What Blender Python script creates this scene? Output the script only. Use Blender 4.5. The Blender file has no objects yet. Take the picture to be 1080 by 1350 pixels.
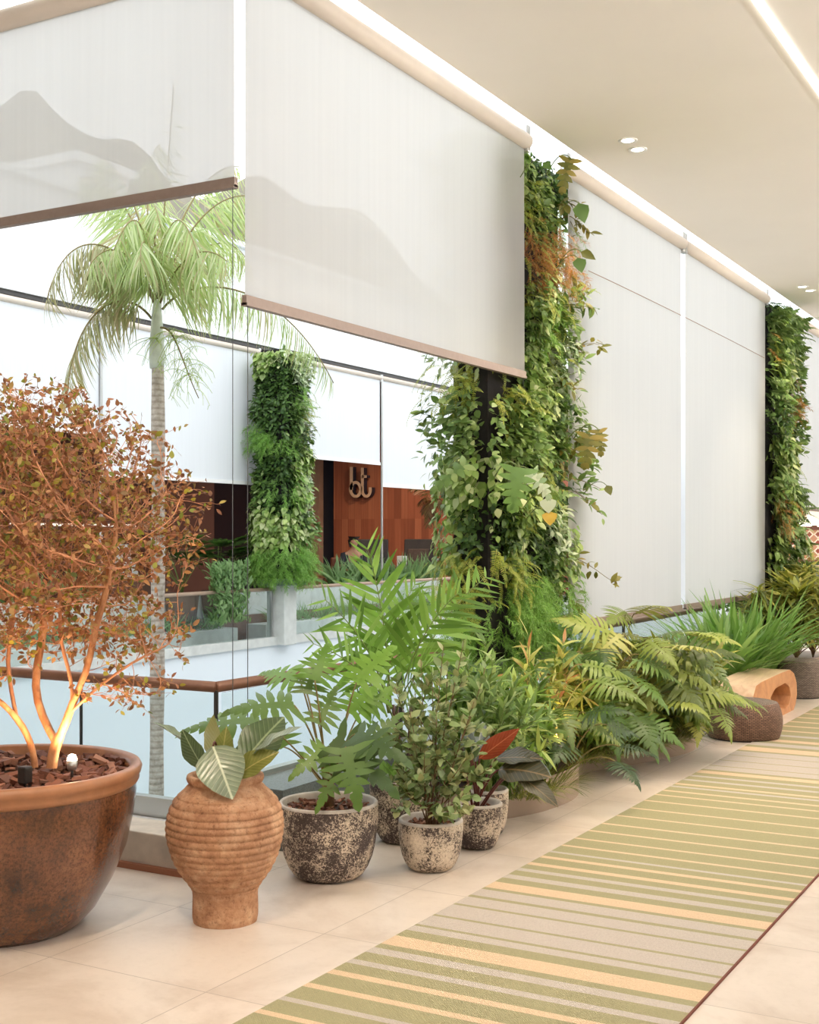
import bpy, bmesh, math, random
import numpy as np
from mathutils import Vector, Matrix, kdtree

random.seed(7)
rng = np.random.default_rng(11)
PI = math.pi
scene = bpy.context.scene
COL = scene.collection

# ------------------------------------------------------------------ camera frame (metres)
H = 1.7                       # eye height
FPX = 1671.0                  # focal length in pixels of the 1080x1350 frame
HZ = 708.0                    # horizon row
YAW = math.radians(29.6)
D = np.array([-math.sin(YAW), math.cos(YAW), 0.0])
R = np.array([math.cos(YAW), math.sin(YAW), 0.0])
UP = np.array([0.0, 0.0, 1.0])
EYE = np.array([0.0, 0.0, H])


def ray(px, py):
    return D + R * ((px - 540.0) / FPX) + UP * ((HZ - py) / FPX)


def at(px, py, d):
    return EYE + ray(px, py) * d


def on_x(px, py, X):
    r = ray(px, py)
    return EYE + r * (X / r[0])


def on_y(px, py, Y):
    r = ray(px, py)
    return EYE + r * (Y / r[1])


def on_z(px, py, z=0.0):
    r = ray(px, py)
    return EYE + r * ((z - H) / r[2])


# ------------------------------------------------------------------ materials
def srgb(r, g, b):
    def f(c):
        c /= 255.0
        return c / 12.92 if c <= 0.04045 else ((c + 0.055) / 1.055) ** 2.4
    return (f(r), f(g), f(b), 1.0)


class NT:
    def __init__(self, name):
        self.m = bpy.data.materials.new(name)
        self.m.use_nodes = True
        self.t = self.m.node_tree
        self.t.nodes.clear()
        self.out = self.n('ShaderNodeOutputMaterial')

    def n(self, typ, **kw):
        nd = self.t.nodes.new(typ)
        for k, v in kw.items():
            if k.startswith('i_'):
                nd.inputs[k[2:].replace('_', ' ')].default_value = v
            else:
                setattr(nd, k, v)
        return nd

    def l(self, a, b):
        self.t.links.new(a, b)

    def ramp(self, fac, stops, interp='LINEAR'):
        r = self.n('ShaderNodeValToRGB')
        r.color_ramp.interpolation = interp
        el = r.color_ramp.elements
        while len(el) > 1:
            el.remove(el[-1])
        el[0].position, el[0].color = stops[0]
        for p, c in stops[1:]:
            e = el.new(p)
            e.color = c
        if fac is not None:
            self.l(fac, r.inputs['Fac'])
        return r.outputs['Color']

    def noise(self, scale, detail=4, rough=0.55, vec=None, dist=0.0):
        n = self.n('ShaderNodeTexNoise')
        n.inputs['Scale'].default_value = scale
        n.inputs['Detail'].default_value = detail
        n.inputs['Roughness'].default_value = rough
        n.inputs['Distortion'].default_value = dist
        self.l(vec if vec is not None else self.obj(), n.inputs['Vector'])
        return n.outputs['Fac']

    def obj(self, scale=None):
        if not hasattr(self, '_tc'):
            self._tc = self.n('ShaderNodeTexCoord')
        o = self._tc.outputs['Object']
        if scale is None:
            return o
        mp = self.n('ShaderNodeMapping')
        mp.inputs['Scale'].default_value = scale
        self.l(o, mp.inputs['Vector'])
        return mp.outputs['Vector']

    def uv(self, scale=None):
        if not hasattr(self, '_tc'):
            self._tc = self.n('ShaderNodeTexCoord')
        o = self._tc.outputs['UV']
        if scale is None:
            return o
        mp = self.n('ShaderNodeMapping')
        mp.inputs['Scale'].default_value = scale
        self.l(o, mp.inputs['Vector'])
        return mp.outputs['Vector']

    def mix(self, a, b, fac, blend='MIX'):
        m = self.n('ShaderNodeMix', data_type='RGBA', blend_type=blend)
        for s, v in ((6, a), (7, b), (0, fac)):
            if isinstance(v, (int, float, tuple)):
                m.inputs[s].default_value = v
            else:
                self.l(v, m.inputs[s])
        return m.outputs[2]

    def principled(self, col, rough=0.5, metal=0.0, bump=None, bstr=0.3, bdist=0.01, spec=0.5, coat=0.0):
        p = self.n('ShaderNodeBsdfPrincipled')
        if isinstance(col, tuple):
            p.inputs['Base Color'].default_value = col
        else:
            self.l(col, p.inputs['Base Color'])
        if isinstance(rough, (int, float)):
            p.inputs['Roughness'].default_value = rough
        else:
            self.l(rough, p.inputs['Roughness'])
        p.inputs['Metallic'].default_value = metal
        p.inputs['Specular IOR Level'].default_value = spec
        p.inputs['Coat Weight'].default_value = coat
        if bump is not None:
            b = self.n('ShaderNodeBump')
            b.inputs['Strength'].default_value = bstr
            b.inputs['Distance'].default_value = bdist
            self.l(bump, b.inputs['Height'])
            self.l(b.outputs['Normal'], p.inputs['Normal'])
        return p.outputs['BSDF']

    def done(self, sh):
        self.l(sh, self.out.inputs['Surface'])
        return self.m


def plain(name, rgb, rough=0.5, metal=0.0, var=0.06, scale=8.0, bump=0.0, spec=0.5):
    t = NT(name)
    c = srgb(*rgb)
    lo = tuple(max(0, x * (1 - var)) for x in c[:3]) + (1,)
    hi = tuple(min(1, x * (1 + var)) for x in c[:3]) + (1,)
    nz = t.noise(scale)
    col = t.ramp(nz, [(0.3, lo), (0.7, hi)])
    return t.done(t.principled(col, rough, metal, nz if bump else None, bump, 0.004, spec))


def leaf_mat(name, cols, trans=0.3, rough=0.42, spec=0.4, tboost=1.12, whole=False):
    t = NT(name)
    g = t.n('ShaderNodeNewGeometry')
    n = len(cols)
    rnd = t.n('ShaderNodeObjectInfo').outputs['Random'] if whole else g.outputs['Random Per Island']
    col = t.ramp(rnd, [((i + 0.5) / n, srgb(*c)) for i, c in enumerate(cols)])
    p = t.principled(col, rough, spec=spec)
    tr = t.n('ShaderNodeBsdfTranslucent')
    tc = t.mix(col, (tboost, tboost, tboost * 0.7, 1), 1.0, 'MULTIPLY')
    t.l(tc, tr.inputs['Color'])
    mx = t.n('ShaderNodeMixShader')
    mx.inputs[0].default_value = trans
    t.l(p, mx.inputs[1])
    t.l(tr.outputs[0], mx.inputs[2])
    return t.done(mx.outputs[0])


def vein_leaf_mat(name, top, vein, rough=0.35, trans=0.25, under=None):
    """big leaf with UV: u across (0..1, midrib at .5), v along"""
    t = NT(name)
    sp = t.n('ShaderNodeSeparateXYZ')
    t.l(t.uv(), sp.inputs[0])
    du = t.n('ShaderNodeMath', operation='SUBTRACT')
    t.l(sp.outputs[0], du.inputs[0]); du.inputs[1].default_value = 0.5
    ab = t.n('ShaderNodeMath', operation='ABSOLUTE')
    t.l(du.outputs[0], ab.inputs[0])
    mid = t.ramp(ab.outputs[0], [(0.0, (1, 1, 1, 1)), (0.012, (1, 1, 1, 1)), (0.03, (0, 0, 0, 1))])
    # side veins: sin((v - |u|*.6)*freq)
    ma = t.n('ShaderNodeMath', operation='MULTIPLY_ADD')
    t.l(ab.outputs[0], ma.inputs[0]); ma.inputs[1].default_value = -0.7; t.l(sp.outputs[1], ma.inputs[2])
    sc = t.n('ShaderNodeMath', operation='MULTIPLY'); t.l(ma.outputs[0], sc.inputs[0]); sc.inputs[1].default_value = 62.0
    sn = t.n('ShaderNodeMath', operation='SINE'); t.l(sc.outputs[0], sn.inputs[0])
    side = t.ramp(sn.outputs[0], [(0.9, (0, 0, 0, 1)), (0.99, (0.45, 0.45, 0.45, 1))])
    v = t.mix(mid, side, 1.0, 'ADD')
    nz = t.noise(14)
    c = srgb(*top)
    base = t.ramp(nz, [(0.3, tuple(x * 0.8 for x in c[:3]) + (1,)), (0.7, tuple(x * 1.15 for x in c[:3]) + (1,))])
    col = t.mix(base, srgb(*vein), v)
    if under is not None:
        g = t.n('ShaderNodeNewGeometry')
        col = t.mix(col, srgb(*under), g.outputs['Backfacing'])
    p = t.principled(col, rough, bump=sn.outputs[0], bstr=0.15, bdist=0.003, spec=0.5)
    tr = t.n('ShaderNodeBsdfTranslucent')
    t.l(col, tr.inputs['Color'])
    mx = t.n('ShaderNodeMixShader'); mx.inputs[0].default_value = trans
    t.l(p, mx.inputs[1]); t.l(tr.outputs[0], mx.inputs[2])
    return t.done(mx.outputs[0])


def emit(name, rgb, s):
    t = NT(name)
    e = t.n('ShaderNodeEmission')
    e.inputs['Color'].default_value = rgb + (1.0,)
    e.inputs['Strength'].default_value = s
    return t.done(e.outputs[0])


def glass_mat(name, tint=(0.93, 0.97, 0.97), base=0.03):
    t = NT(name)
    tr = t.n('ShaderNodeBsdfTransparent'); tr.inputs['Color'].default_value = tint + (1,)
    gl = t.n('ShaderNodeBsdfGlossy'); gl.inputs['Roughness'].default_value = 0.02
    lw = t.n('ShaderNodeLayerWeight'); lw.inputs['Blend'].default_value = 0.5
    pw = t.n('ShaderNodeMath', operation='POWER'); t.l(lw.outputs['Facing'], pw.inputs[0]); pw.inputs[1].default_value = 5.0
    ma = t.n('ShaderNodeMath', operation='MULTIPLY_ADD'); t.l(pw.outputs[0], ma.inputs[0]); ma.inputs[1].default_value = 0.8; ma.inputs[2].default_value = base
    mx = t.n('ShaderNodeMixShader')
    t.l(ma.outputs[0], mx.inputs[0]); t.l(tr.outputs[0], mx.inputs[1]); t.l(gl.outputs[0], mx.inputs[2])
    return t.done(mx.outputs[0])


def screen_mat(name, rgb, openness=0.12, split=0.5):
    """woven solar screen: partly open weave, the yarn scatters light on both sides"""
    t = NT(name)
    wv = t.n('ShaderNodeTexNoise')
    wv.inputs['Scale'].default_value = 5.0
    wv.inputs['Detail'].default_value = 3.0
    t.l(t.obj((6.0, 6.0, 0.12)), wv.inputs['Vector'])
    c = srgb(*rgb)
    col = t.ramp(wv.outputs['Fac'], [(0.35, tuple(x * 0.985 for x in c[:3]) + (1,)), (0.65, tuple(min(1, x * 1.01) for x in c[:3]) + (1,))])
    df = t.n('ShaderNodeBsdfDiffuse'); t.l(col, df.inputs['Color'])
    tl = t.n('ShaderNodeBsdfTranslucent'); t.l(col, tl.inputs['Color'])
    m1 = t.n('ShaderNodeMixShader'); m1.inputs[0].default_value = split
    t.l(df.outputs[0], m1.inputs[1]); t.l(tl.outputs[0], m1.inputs[2])
    tr = t.n('ShaderNodeBsdfTransparent')
    m2 = t.n('ShaderNodeMixShader')
    # the woven holes close up as the cloth is seen edge-on
    lw = t.n('ShaderNodeLayerWeight'); lw.inputs['Blend'].default_value = 0.5
    mr = t.n('ShaderNodeMapRange'); mr.inputs[1].default_value = 0.15; mr.inputs[2].default_value = 0.66; mr.inputs[3].default_value = openness; mr.inputs[4].default_value = 0.008
    t.l(lw.outputs['Facing'], mr.inputs[0]); t.l(mr.outputs[0], m2.inputs[0])
    t.l(m1.outputs[0], m2.inputs[1]); t.l(tr.outputs[0], m2.inputs[2])
    return t.done(m2.outputs[0])


# ------------------------------------------------------------------ mesh builder
class MB:
    def __init__(self):
        self.v, self.loops, self.counts, self.mats, self.uvs = [], [], [], [], []
        self.nv = 0
        self.has_uv = False

    def add(self, V, F, mat=0, uv=None):
        V = np.asarray(V, float).reshape(-1, 3)
        if not len(F):
            return
        fl = np.fromiter((i for f in F for i in f), dtype=np.int64)
        self.v.append(V)
        self.loops.append(fl + self.nv)
        self.counts.append(np.array([len(f) for f in F], dtype=np.int64))
        if isinstance(mat, (list, np.ndarray)):
            self.mats.append(np.asarray(mat, dtype=np.int64))
        else:
            self.mats.append(np.full(len(F), mat, dtype=np.int64))
        if uv is not None:
            self.has_uv = True
            self.uvs.append(np.asarray(uv, float)[fl])
        else:
            self.uvs.append(np.zeros((len(fl), 2)))
        self.nv += len(V)

    def inst(self, T, P, Yd, Zh, S, mat=0, wscale=1.0, keep=None):
        """many copies of template T=(V,F): P base points, Yd leaf directions, Zh approximate normals, S lengths"""
        V, F = T[0], T[1]
        P = np.atleast_2d(np.asarray(P, float)); m = len(P)
        if m == 0:
            return
        Yd = np.broadcast_to(np.asarray(Yd, float), (m, 3)); Zh = np.broadcast_to(np.asarray(Zh, float), (m, 3))
        Yn = Yd / (np.linalg.norm(Yd, axis=1, keepdims=True) + 1e-9)
        X = np.cross(Yn, Zh)
        X /= (np.linalg.norm(X, axis=1, keepdims=True) + 1e-9)
        Z = np.cross(X, Yn)
        S = np.broadcast_to(np.asarray(S, float), (m,))[:, None, None]
        W = np.broadcast_to(np.asarray(wscale, float), (m,))[:, None, None]
        out = P[:, None, :] + S * (V[None, :, 0:1] * W * X[:, None, :] + V[None, :, 1:2] * Yn[:, None, :] + V[None, :, 2:3] * Z[:, None, :])
        if keep is not None:
            k = keep(out)
            out = out[k]; m = len(out)
            if m == 0:
                return
            if isinstance(mat, np.ndarray):
                mat = mat[k]
        n = len(V)
        fl = np.fromiter((i for f in F for i in f), dtype=np.int64)
        cnt = np.array([len(f) for f in F], dtype=np.int64)
        off = (np.arange(m) * n)[:, None] + self.nv
        self.v.append(out.reshape(-1, 3))
        self.loops.append((fl[None, :] + off).reshape(-1))
        self.counts.append(np.tile(cnt, m))
        if isinstance(mat, np.ndarray):
            self.mats.append(np.repeat(mat, len(F)))
        else:
            self.mats.append(np.full(m * len(F), mat, dtype=np.int64))
        if len(T) > 2:
            self.has_uv = True
            self.uvs.append(np.tile(T[2][fl], (m, 1)))
        else:
            self.uvs.append(np.zeros((len(fl) * m, 2)))
        self.nv += n * m

    def box(self, x0, x1, y0, y1, z0, z1, mat=0):
        V = [(x, y, z) for z in (z0, z1) for y in (y0, y1) for x in (x0, x1)]
        F = [(0, 2, 3, 1), (4, 5, 7, 6), (0, 1, 5, 4), (2, 6, 7, 3), (0, 4, 6, 2), (1, 3, 7, 5)]
        self.add(V, F, mat)
        return self

    def obox(self, c, ux, uy, uz, mat=0):
        """oriented box: centre and three half-extent vectors"""
        c, ux, uy, uz = (np.asarray(q, float) for q in (c, ux, uy, uz))
        V = [c + a * ux + b * uy + e * uz for e in (-1, 1) for b in (-1, 1) for a in (-1, 1)]
        F = [(0, 2, 3, 1), (4, 5, 7, 6), (0, 1, 5, 4), (2, 6, 7, 3), (0, 4, 6, 2), (1, 3, 7, 5)]
        self.add(V, F, mat)
        return self

    def tube(self, pts, r0, r1=None, sides=6, mat=0, caps=True):
        pts = np.asarray(pts, float)
        n = len(pts)
        if n < 2:
            return self
        rr = np.linspace(r0, r0 if r1 is None else r1, n) if np.isscalar(r0) else np.asarray(r0, float)
        tg = np.gradient(pts, axis=0)
        tg /= np.linalg.norm(tg, axis=1, keepdims=True) + 1e-12
        ref = np.array([0.0, 0, 1]) if abs(tg[0][2]) < 0.9 else np.array([1.0, 0, 0])
        a = np.cross(tg[0], ref); a /= np.linalg.norm(a)
        V = []
        ang = np.arange(sides) * 2 * PI / sides
        for i in range(n):
            a = a - tg[i] * np.dot(a, tg[i])
            a /= np.linalg.norm(a) + 1e-12
            b = np.cross(tg[i], a)
            V.append(pts[i] + rr[i] * (np.cos(ang)[:, None] * a + np.sin(ang)[:, None] * b))
        V = np.concatenate(V)
        F = []
        for i in range(n - 1):
            for k in range(sides):
                k2 = (k + 1) % sides
                F.append((i * sides + k, i * sides + k2, (i + 1) * sides + k2, (i + 1) * sides + k))
        if caps:
            F.append(tuple(range(sides))[::-1])
            F.append(tuple((n - 1) * sides + k for k in range(sides)))
        self.add(V, F, mat)
        return self

    def lathe(self, prof, c=(0, 0, 0), sides=48, mat=0, wob=None, close_bottom=True):
        """prof: (r, z) list from the bottom up (may come back down inside)"""
        prof = np.asarray(prof, float)
        n = len(prof)
        ang = np.arange(sides + 1) * 2 * PI / sides
        V, U = [], []
        zs = prof[:, 1]
        ln = np.concatenate([[0], np.cumsum(np.linalg.norm(np.diff(prof, axis=0), axis=1))])
        for i in range(n):
            r = prof[i, 0] * np.ones(sides + 1)
            if wob is not None:
                r = r * wob(ang, zs[i])
            V.append(np.stack([c[0] + r * np.cos(ang), c[1] + r * np.sin(ang), np.full(sides + 1, c[2] + zs[i])], 1))
            U.append(np.stack([ang / (2 * PI), np.full(sides + 1, ln[i])], 1))
        V = np.concatenate(V); U = np.concatenate(U)
        F = []
        s1 = sides + 1
        for i in range(n - 1):
            for k in range(sides):
                F.append((i * s1 + k, i * s1 + k + 1, (i + 1) * s1 + k + 1, (i + 1) * s1 + k))
        if close_bottom:
            F.append(tuple(range(sides))[::-1])
        self.add(V, F, mat, uv=U)
        return self

    def build(self, name, mats, parent=None, smooth=False, weld=False):
        me = bpy.data.meshes.new(name)
        if self.nv:
            V = np.concatenate(self.v).astype(np.float32)
            L = np.concatenate(self.loops).astype(np.int32)
            C = np.concatenate(self.counts).astype(np.int32)
            M = np.concatenate(self.mats).astype(np.int32)
            me.vertices.add(len(V)); me.vertices.foreach_set('co', V.ravel())
            me.loops.add(len(L)); me.loops.foreach_set('vertex_index', L)
            me.polygons.add(len(C))
            st = np.concatenate([[0], np.cumsum(C)[:-1]]).astype(np.int32)
            me.polygons.foreach_set('loop_start', st)
            me.polygons.foreach_set('material_index', M)
            if self.has_uv:
                uvl = me.uv_layers.new(name='UVMap')
                uvl.data.foreach_set('uv', np.concatenate(self.uvs).astype(np.float32).ravel())
            me.update(calc_edges=True)
            me.validate()
            if weld:
                bm = bmesh.new(); bm.from_mesh(me)
                bmesh.ops.remove_doubles(bm, verts=bm.verts, dist=1e-5)
                bm.to_mesh(me); bm.free()
            me.polygons.foreach_set('use_smooth', np.full(len(me.polygons), bool(smooth)))
        for m in (mats if isinstance(mats, (list, tuple)) else [mats]):
            me.materials.append(m)
        o = bpy.data.objects.new(name, me)
        COL.objects.link(o)
        if parent is not None:
            o.parent = parent
            o.matrix_parent_inverse = Matrix.Translation(-Vector(parent.get('_loc', parent.location)))
        return o


def sub_parent(o, part):
    """parent a world-space mesh under a part that itself sits at the thing's base"""
    o.parent = part
    o.matrix_parent_inverse = Matrix.Identity(4)


def bevel(o, w=0.01, seg=2):
    m = o.modifiers.new('soft_edge', 'BEVEL')
    m.width = w; m.segments = seg; m.limit_method = 'ANGLE'
    return o


def thing(name, label, cat, loc=(0, 0, 0), group=None):
    o = bpy.data.objects.new(name, None)
    o.empty_display_size = 0.1
    COL.objects.link(o)
    o.location = Vector([float(q) for q in loc])
    o['label'] = label; o['category'] = cat
    if group:
        o['group'] = group
    o['kind'] = 'thing'
    return o


def tag(o, label, cat, group=None, kind='thing'):
    o['label'] = label; o['category'] = cat; o['kind'] = kind
    if group:
        o['group'] = group
    return o


def struct(o, label=None, cat=None):
    o['kind'] = 'structure'
    if label:
        o['label'] = label
    if cat:
        o['category'] = cat
    return o


def dup(root, delta, label=None, group=None):
    """copy of a thing with copies of its parts and sub-parts, moved by delta"""
    r = root.copy(); COL.objects.link(r)
    r.location = root.location + Vector([float(q) for q in delta])
    if label:
        r['label'] = label
    if group:
        r['group'] = group
    for ch in list(root.children):
        c = ch.copy(); COL.objects.link(c); c.parent = r
        c.matrix_parent_inverse = ch.matrix_parent_inverse.copy()
        for g in list(ch.children):
            e = g.copy(); COL.objects.link(e); e.parent = c
            e.matrix_parent_inverse = g.matrix_parent_inverse.copy()
    return r


def bez(p0, p1, p2, p3, n):
    t = np.linspace(0, 1, n)[:, None]
    p0, p1, p2, p3 = (np.asarray(p, float) for p in (p0, p1, p2, p3))
    return (1 - t) ** 3 * p0 + 3 * (1 - t) ** 2 * t * p1 + 3 * (1 - t) * t * t * p2 + t ** 3 * p3


def unit(v):
    v = np.asarray(v, float)
    return v / (np.linalg.norm(v, axis=-1, keepdims=True) + 1e-9)


# ------------------------------------------------------------------ leaf templates (length 1 along +Y, normal +Z)
def t_ovate(w=0.3, segs=4, droop=0.15, fold=0.12, peak=0.45, uv=False, wave=0.0):
    V, U = [], []
    for i in range(segs + 1):
        t = i / segs
        p = t ** (math.log(0.5) / math.log(peak))
        hw = w * math.sin(PI * p) ** 0.85 if 0 < t < 1 else 0.0
        if t == 0:
            hw = w * 0.06
        z = -droop * t * t
        wv = wave * math.sin(t * 17.0)
        V += [(-hw, t, z + fold * hw / max(w, 1e-6) * w + wv * hw), (0, t, z), (hw, t, z + fold * hw / max(w, 1e-6) * w - wv * hw)]
        U += [(0.5 - hw / (2 * w + 1e-9), t), (0.5, t), (0.5 + hw / (2 * w + 1e-9), t)]
    F = []
    for i in range(segs):
        a = i * 3; b = a + 3
        F += [(a, a + 1, b + 1, b), (a + 1, a + 2, b + 2, b + 1)]
    if uv:
        return np.array(V), F, np.array(U)
    return np.array(V), F


def t_blade(w=0.06, segs=3, droop=0.25, peak=0.35):
    V = []
    for i in range(segs):
        t = i / segs
        hw = w * (0.35 + 0.65 * math.sin(PI * min(1, (t / peak) * 0.5))) if t < peak else w * (1 - ((t - peak) / (1 - peak)) ** 1.7)
        V += [(-hw, t, -droop * t * t), (hw, t, -droop * t * t)]
    V.append((0, 1, -droop))
    F = []
    for i in range(segs - 1):
        a = 2 * i
        F.append((a, a + 1, a + 3, a + 2))
    F.append((2 * segs - 2, 2 * segs - 1, 2 * segs))
    return np.array(V), F


def join_t(parts):
    V, F, n = [], [], 0
    for v, f in parts:
        V.append(v)
        F += [tuple(i + n for i in q) for q in f]
        n += len(v)
    return np.concatenate(V), F


def place(T, p, y, z, s, w=1.0):
    y = unit(y); x = np.cross(y, z); x = unit(x); zz = np.cross(x, y)
    V = T[0]
    return np.asarray(p) + s * (V[:, 0:1] * w * x + V[:, 1:2] * y + V[:, 2:3] * zz), T[1]


def t_pinnate(n, env, bw, a0, a1, droop=0.2, web=0.03, up=0.15, tip=True, t0=0.06, segs=3, bdroop=0.25, jit=0.0, rnd=None):
    """feather-shaped leaf: n lobes a side on a curving midrib"""
    rnd = rnd or random.Random(3)
    parts = []
    m = 7
    rib = []
    for i in range(m):
        t = i / (m - 1)
        hw = web * (1 - 0.85 * t) + 0.004
        rib += [(-hw, t, -droop * t * t + 0.0), (hw, t, -droop * t * t)]
    parts.append((np.array(rib), [(2 * i, 2 * i + 1, 2 * i + 3, 2 * i + 2) for i in range(m - 1)]))
    for i in range(n):
        t = t0 + (0.97 - t0) * (i + 0.5) / n
        ang = math.radians(a0 + (a1 - a0) * (i / max(1, n - 1)))
        tan = unit(np.array([0, 1, -2 * droop * t]))
        nrm = unit(np.array([0, 2 * droop * t, 1]))
        for s in (-1, 1):
            an = ang + rnd.uniform(-jit, jit)
            L = env(t) * rnd.uniform(1 - jit * 0.6, 1 + jit * 0.3)
            y = tan * math.cos(an) + np.array([s, 0, 0]) * math.sin(an) + nrm * up
            b = t_blade(bw / L if L > 0.05 else bw * 8, segs, bdroop, 0.4)
            parts.append(place(b, (0, t, -droop * t * t), y, nrm, L))
    if tip:
        parts.append(place(t_blade(bw * 1.2 / 0.22, segs, 0.3, 0.4), (0, 0.93, -droop * 0.87), (0, 1, -2 * droop), (0, 2 * droop, 1), 0.22))
    return join_t(parts)


def t_plume(n=60, L=0.16, w=0.05, spread=1.0, droop=0.5, rnd=None):
    """asparagus-fern plume: very fine needles round an arching stem"""
    rnd = rnd or random.Random(5)
    parts = []
    for i in range(n):
        t = 0.1 + 0.9 * i / n
        a = rnd.uniform(0, 2 * PI)
        y = np.array([math.cos(a) * spread, 0.8, math.sin(a) * spread * 0.6 - 2 * droop * t * 0.4])
        l = L * (0.5 + math.sin(PI * t) * 0.8) * rnd.uniform(0.7, 1.2)
        parts.append(place(t_blade(w, 2, 0.3, 0.4), (0, t, -droop * t * t), y, unit(np.array([rnd.uniform(-1, 1), 0.2, 1])), l))
    return join_t(parts)


SELLOUM = [t_pinnate(8, lambda t: 0.48 * (1 - t) ** 0.5 * (0.75 + 0.5 * math.sin(PI * min(1, t * 1.6))), 0.066, 115, 25, 0.22, 0.10, 0.12, jit=0.14, rnd=random.Random(s)) for s in (1, 2, 3)]
SELLOUM_BIG = [t_pinnate(12, lambda t: 0.44 * (1 - t) ** 0.5 * (0.8 + 0.5 * math.sin(PI * min(1, t * 1.5))), 0.036, 100, 30, 0.28, 0.05, 0.08, jit=0.12, segs=4, bdroop=0.35, rnd=random.Random(s)) for s in (11, 12, 13)]
MONSTERA = [t_pinnate(6, lambda t: 0.5 * (1 - t * 0.75) ** 0.7, 0.085, 110, 30, 0.25, 0.17, 0.1, jit=0.08, segs=4, rnd=random.Random(s)) for s in (21, 22)]
FERN = [t_pinnate(15, lambda t: 0.2 * (1 - t) ** 0.6 + 0.02, 0.022, 80, 55, 0.45, 0.01, 0.05, jit=0.1, segs=2, rnd=random.Random(s)) for s in (31, 32)]
PLUME = [t_plume(46, 0.2, 0.05, 1.0, 0.5, random.Random(s)) for s in (41, 42, 43)]
OVATE = [t_ovate(0.3, 4, 0.15, 0.15), t_ovate(0.26, 4, 0.3, 0.1), t_ovate(0.34, 4, 0.05, 0.2)]
HEART = [t_ovate(0.42, 4, 0.2, 0.15, 0.32), t_ovate(0.38, 4, 0.3, 0.1, 0.35)]
SMALL = [t_ovate(0.24, 3, 0.15, 0.1), t_ovate(0.28, 3, 0.25, 0.15)]
LANCE = [t_blade(0.07, 4, 0.3, 0.35), t_blade(0.06, 4, 0.55, 0.35), t_blade(0.085, 4, 0.15, 0.4)]
GRASS = [t_blade(0.018, 6, 0.35, 0.25), t_blade(0.022, 6, 0.75, 0.3), t_blade(0.016, 6, 0.12, 0.3)]


def rand_dirs(n):
    v = rng.normal(size=(n, 3))
    return unit(v)
SKY = 2.15
LED = 5.0
SPOT = 75.0
LINE_FILL = 50.0
TREEL = 13.0
EXPO = 0.35
CEIL_FILL = 800.0
HEDGEL = 20.0
# ================================================================== camera, world, view
cd = bpy.data.cameras.new('camera'); cam = bpy.data.objects.new('camera', cd); COL.objects.link(cam)
cam.location = (0, 0, H); cam.rotation_euler = (PI / 2, 0, YAW)
cd.sensor_fit = 'HORIZONTAL'; cd.sensor_width = 36.0; cd.lens = 36.0 * FPX / 1080.0
cd.shift_x = 0.0; cd.shift_y = (HZ - 675.0) / 1080.0
cd.clip_end = 1000
scene.camera = cam
scene.view_settings.view_transform = 'Standard'
scene.view_settings.look = 'None'
scene.view_settings.gamma = 1.0
scene.view_settings.exposure = EXPO
scene.view_settings.use_curve_mapping = False
scene.cycles.max_bounces = 10
scene.cycles.diffuse_bounces = 5
scene.cycles.transparent_max_bounces = 24
scene.cycles.sample_clamp_indirect = 8.0
scene.cycles.use_denoising = True
scene.cycles.caustics_reflective = False
scene.cycles.caustics_refractive = False

w = bpy.data.worlds.new('World'); scene.world = w; w.use_nodes = True
wt = w.node_tree; wt.nodes.clear()
wo = wt.nodes.new('ShaderNodeOutputWorld'); wb = wt.nodes.new('ShaderNodeBackground')
tc = wt.nodes.new('ShaderNodeTexCoord'); sx = wt.nodes.new('ShaderNodeSeparateXYZ')
rp = wt.nodes.new('ShaderNodeValToRGB')
wt.links.new(tc.outputs['Generated'], sx.inputs[0]); wt.links.new(sx.outputs[2], rp.inputs[0])
rp.color_ramp.elements[0].position = 0.0; rp.color_ramp.elements[0].color = (0.86, 0.92, 0.98, 1)
rp.color_ramp.elements[1].position = 0.6; rp.color_ramp.elements[1].color = (0.95, 0.98, 1.0, 1)
wt.links.new(rp.outputs[0], wb.inputs[0]); wb.inputs[1].default_value = SKY
wt.links.new(wb.outputs[0], wo.inputs[0])

# ================================================================== key planes
XB, YB = -3.88, 5.10           # blind planes (long run, left run)
XR, YR = -4.34, 5.50           # glass balustrade
ZC = 4.72                      # ceiling
XO = -11.75                    # balustrade of the gallery across the courtyard
XOB = -12.2                    # its blinds


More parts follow.
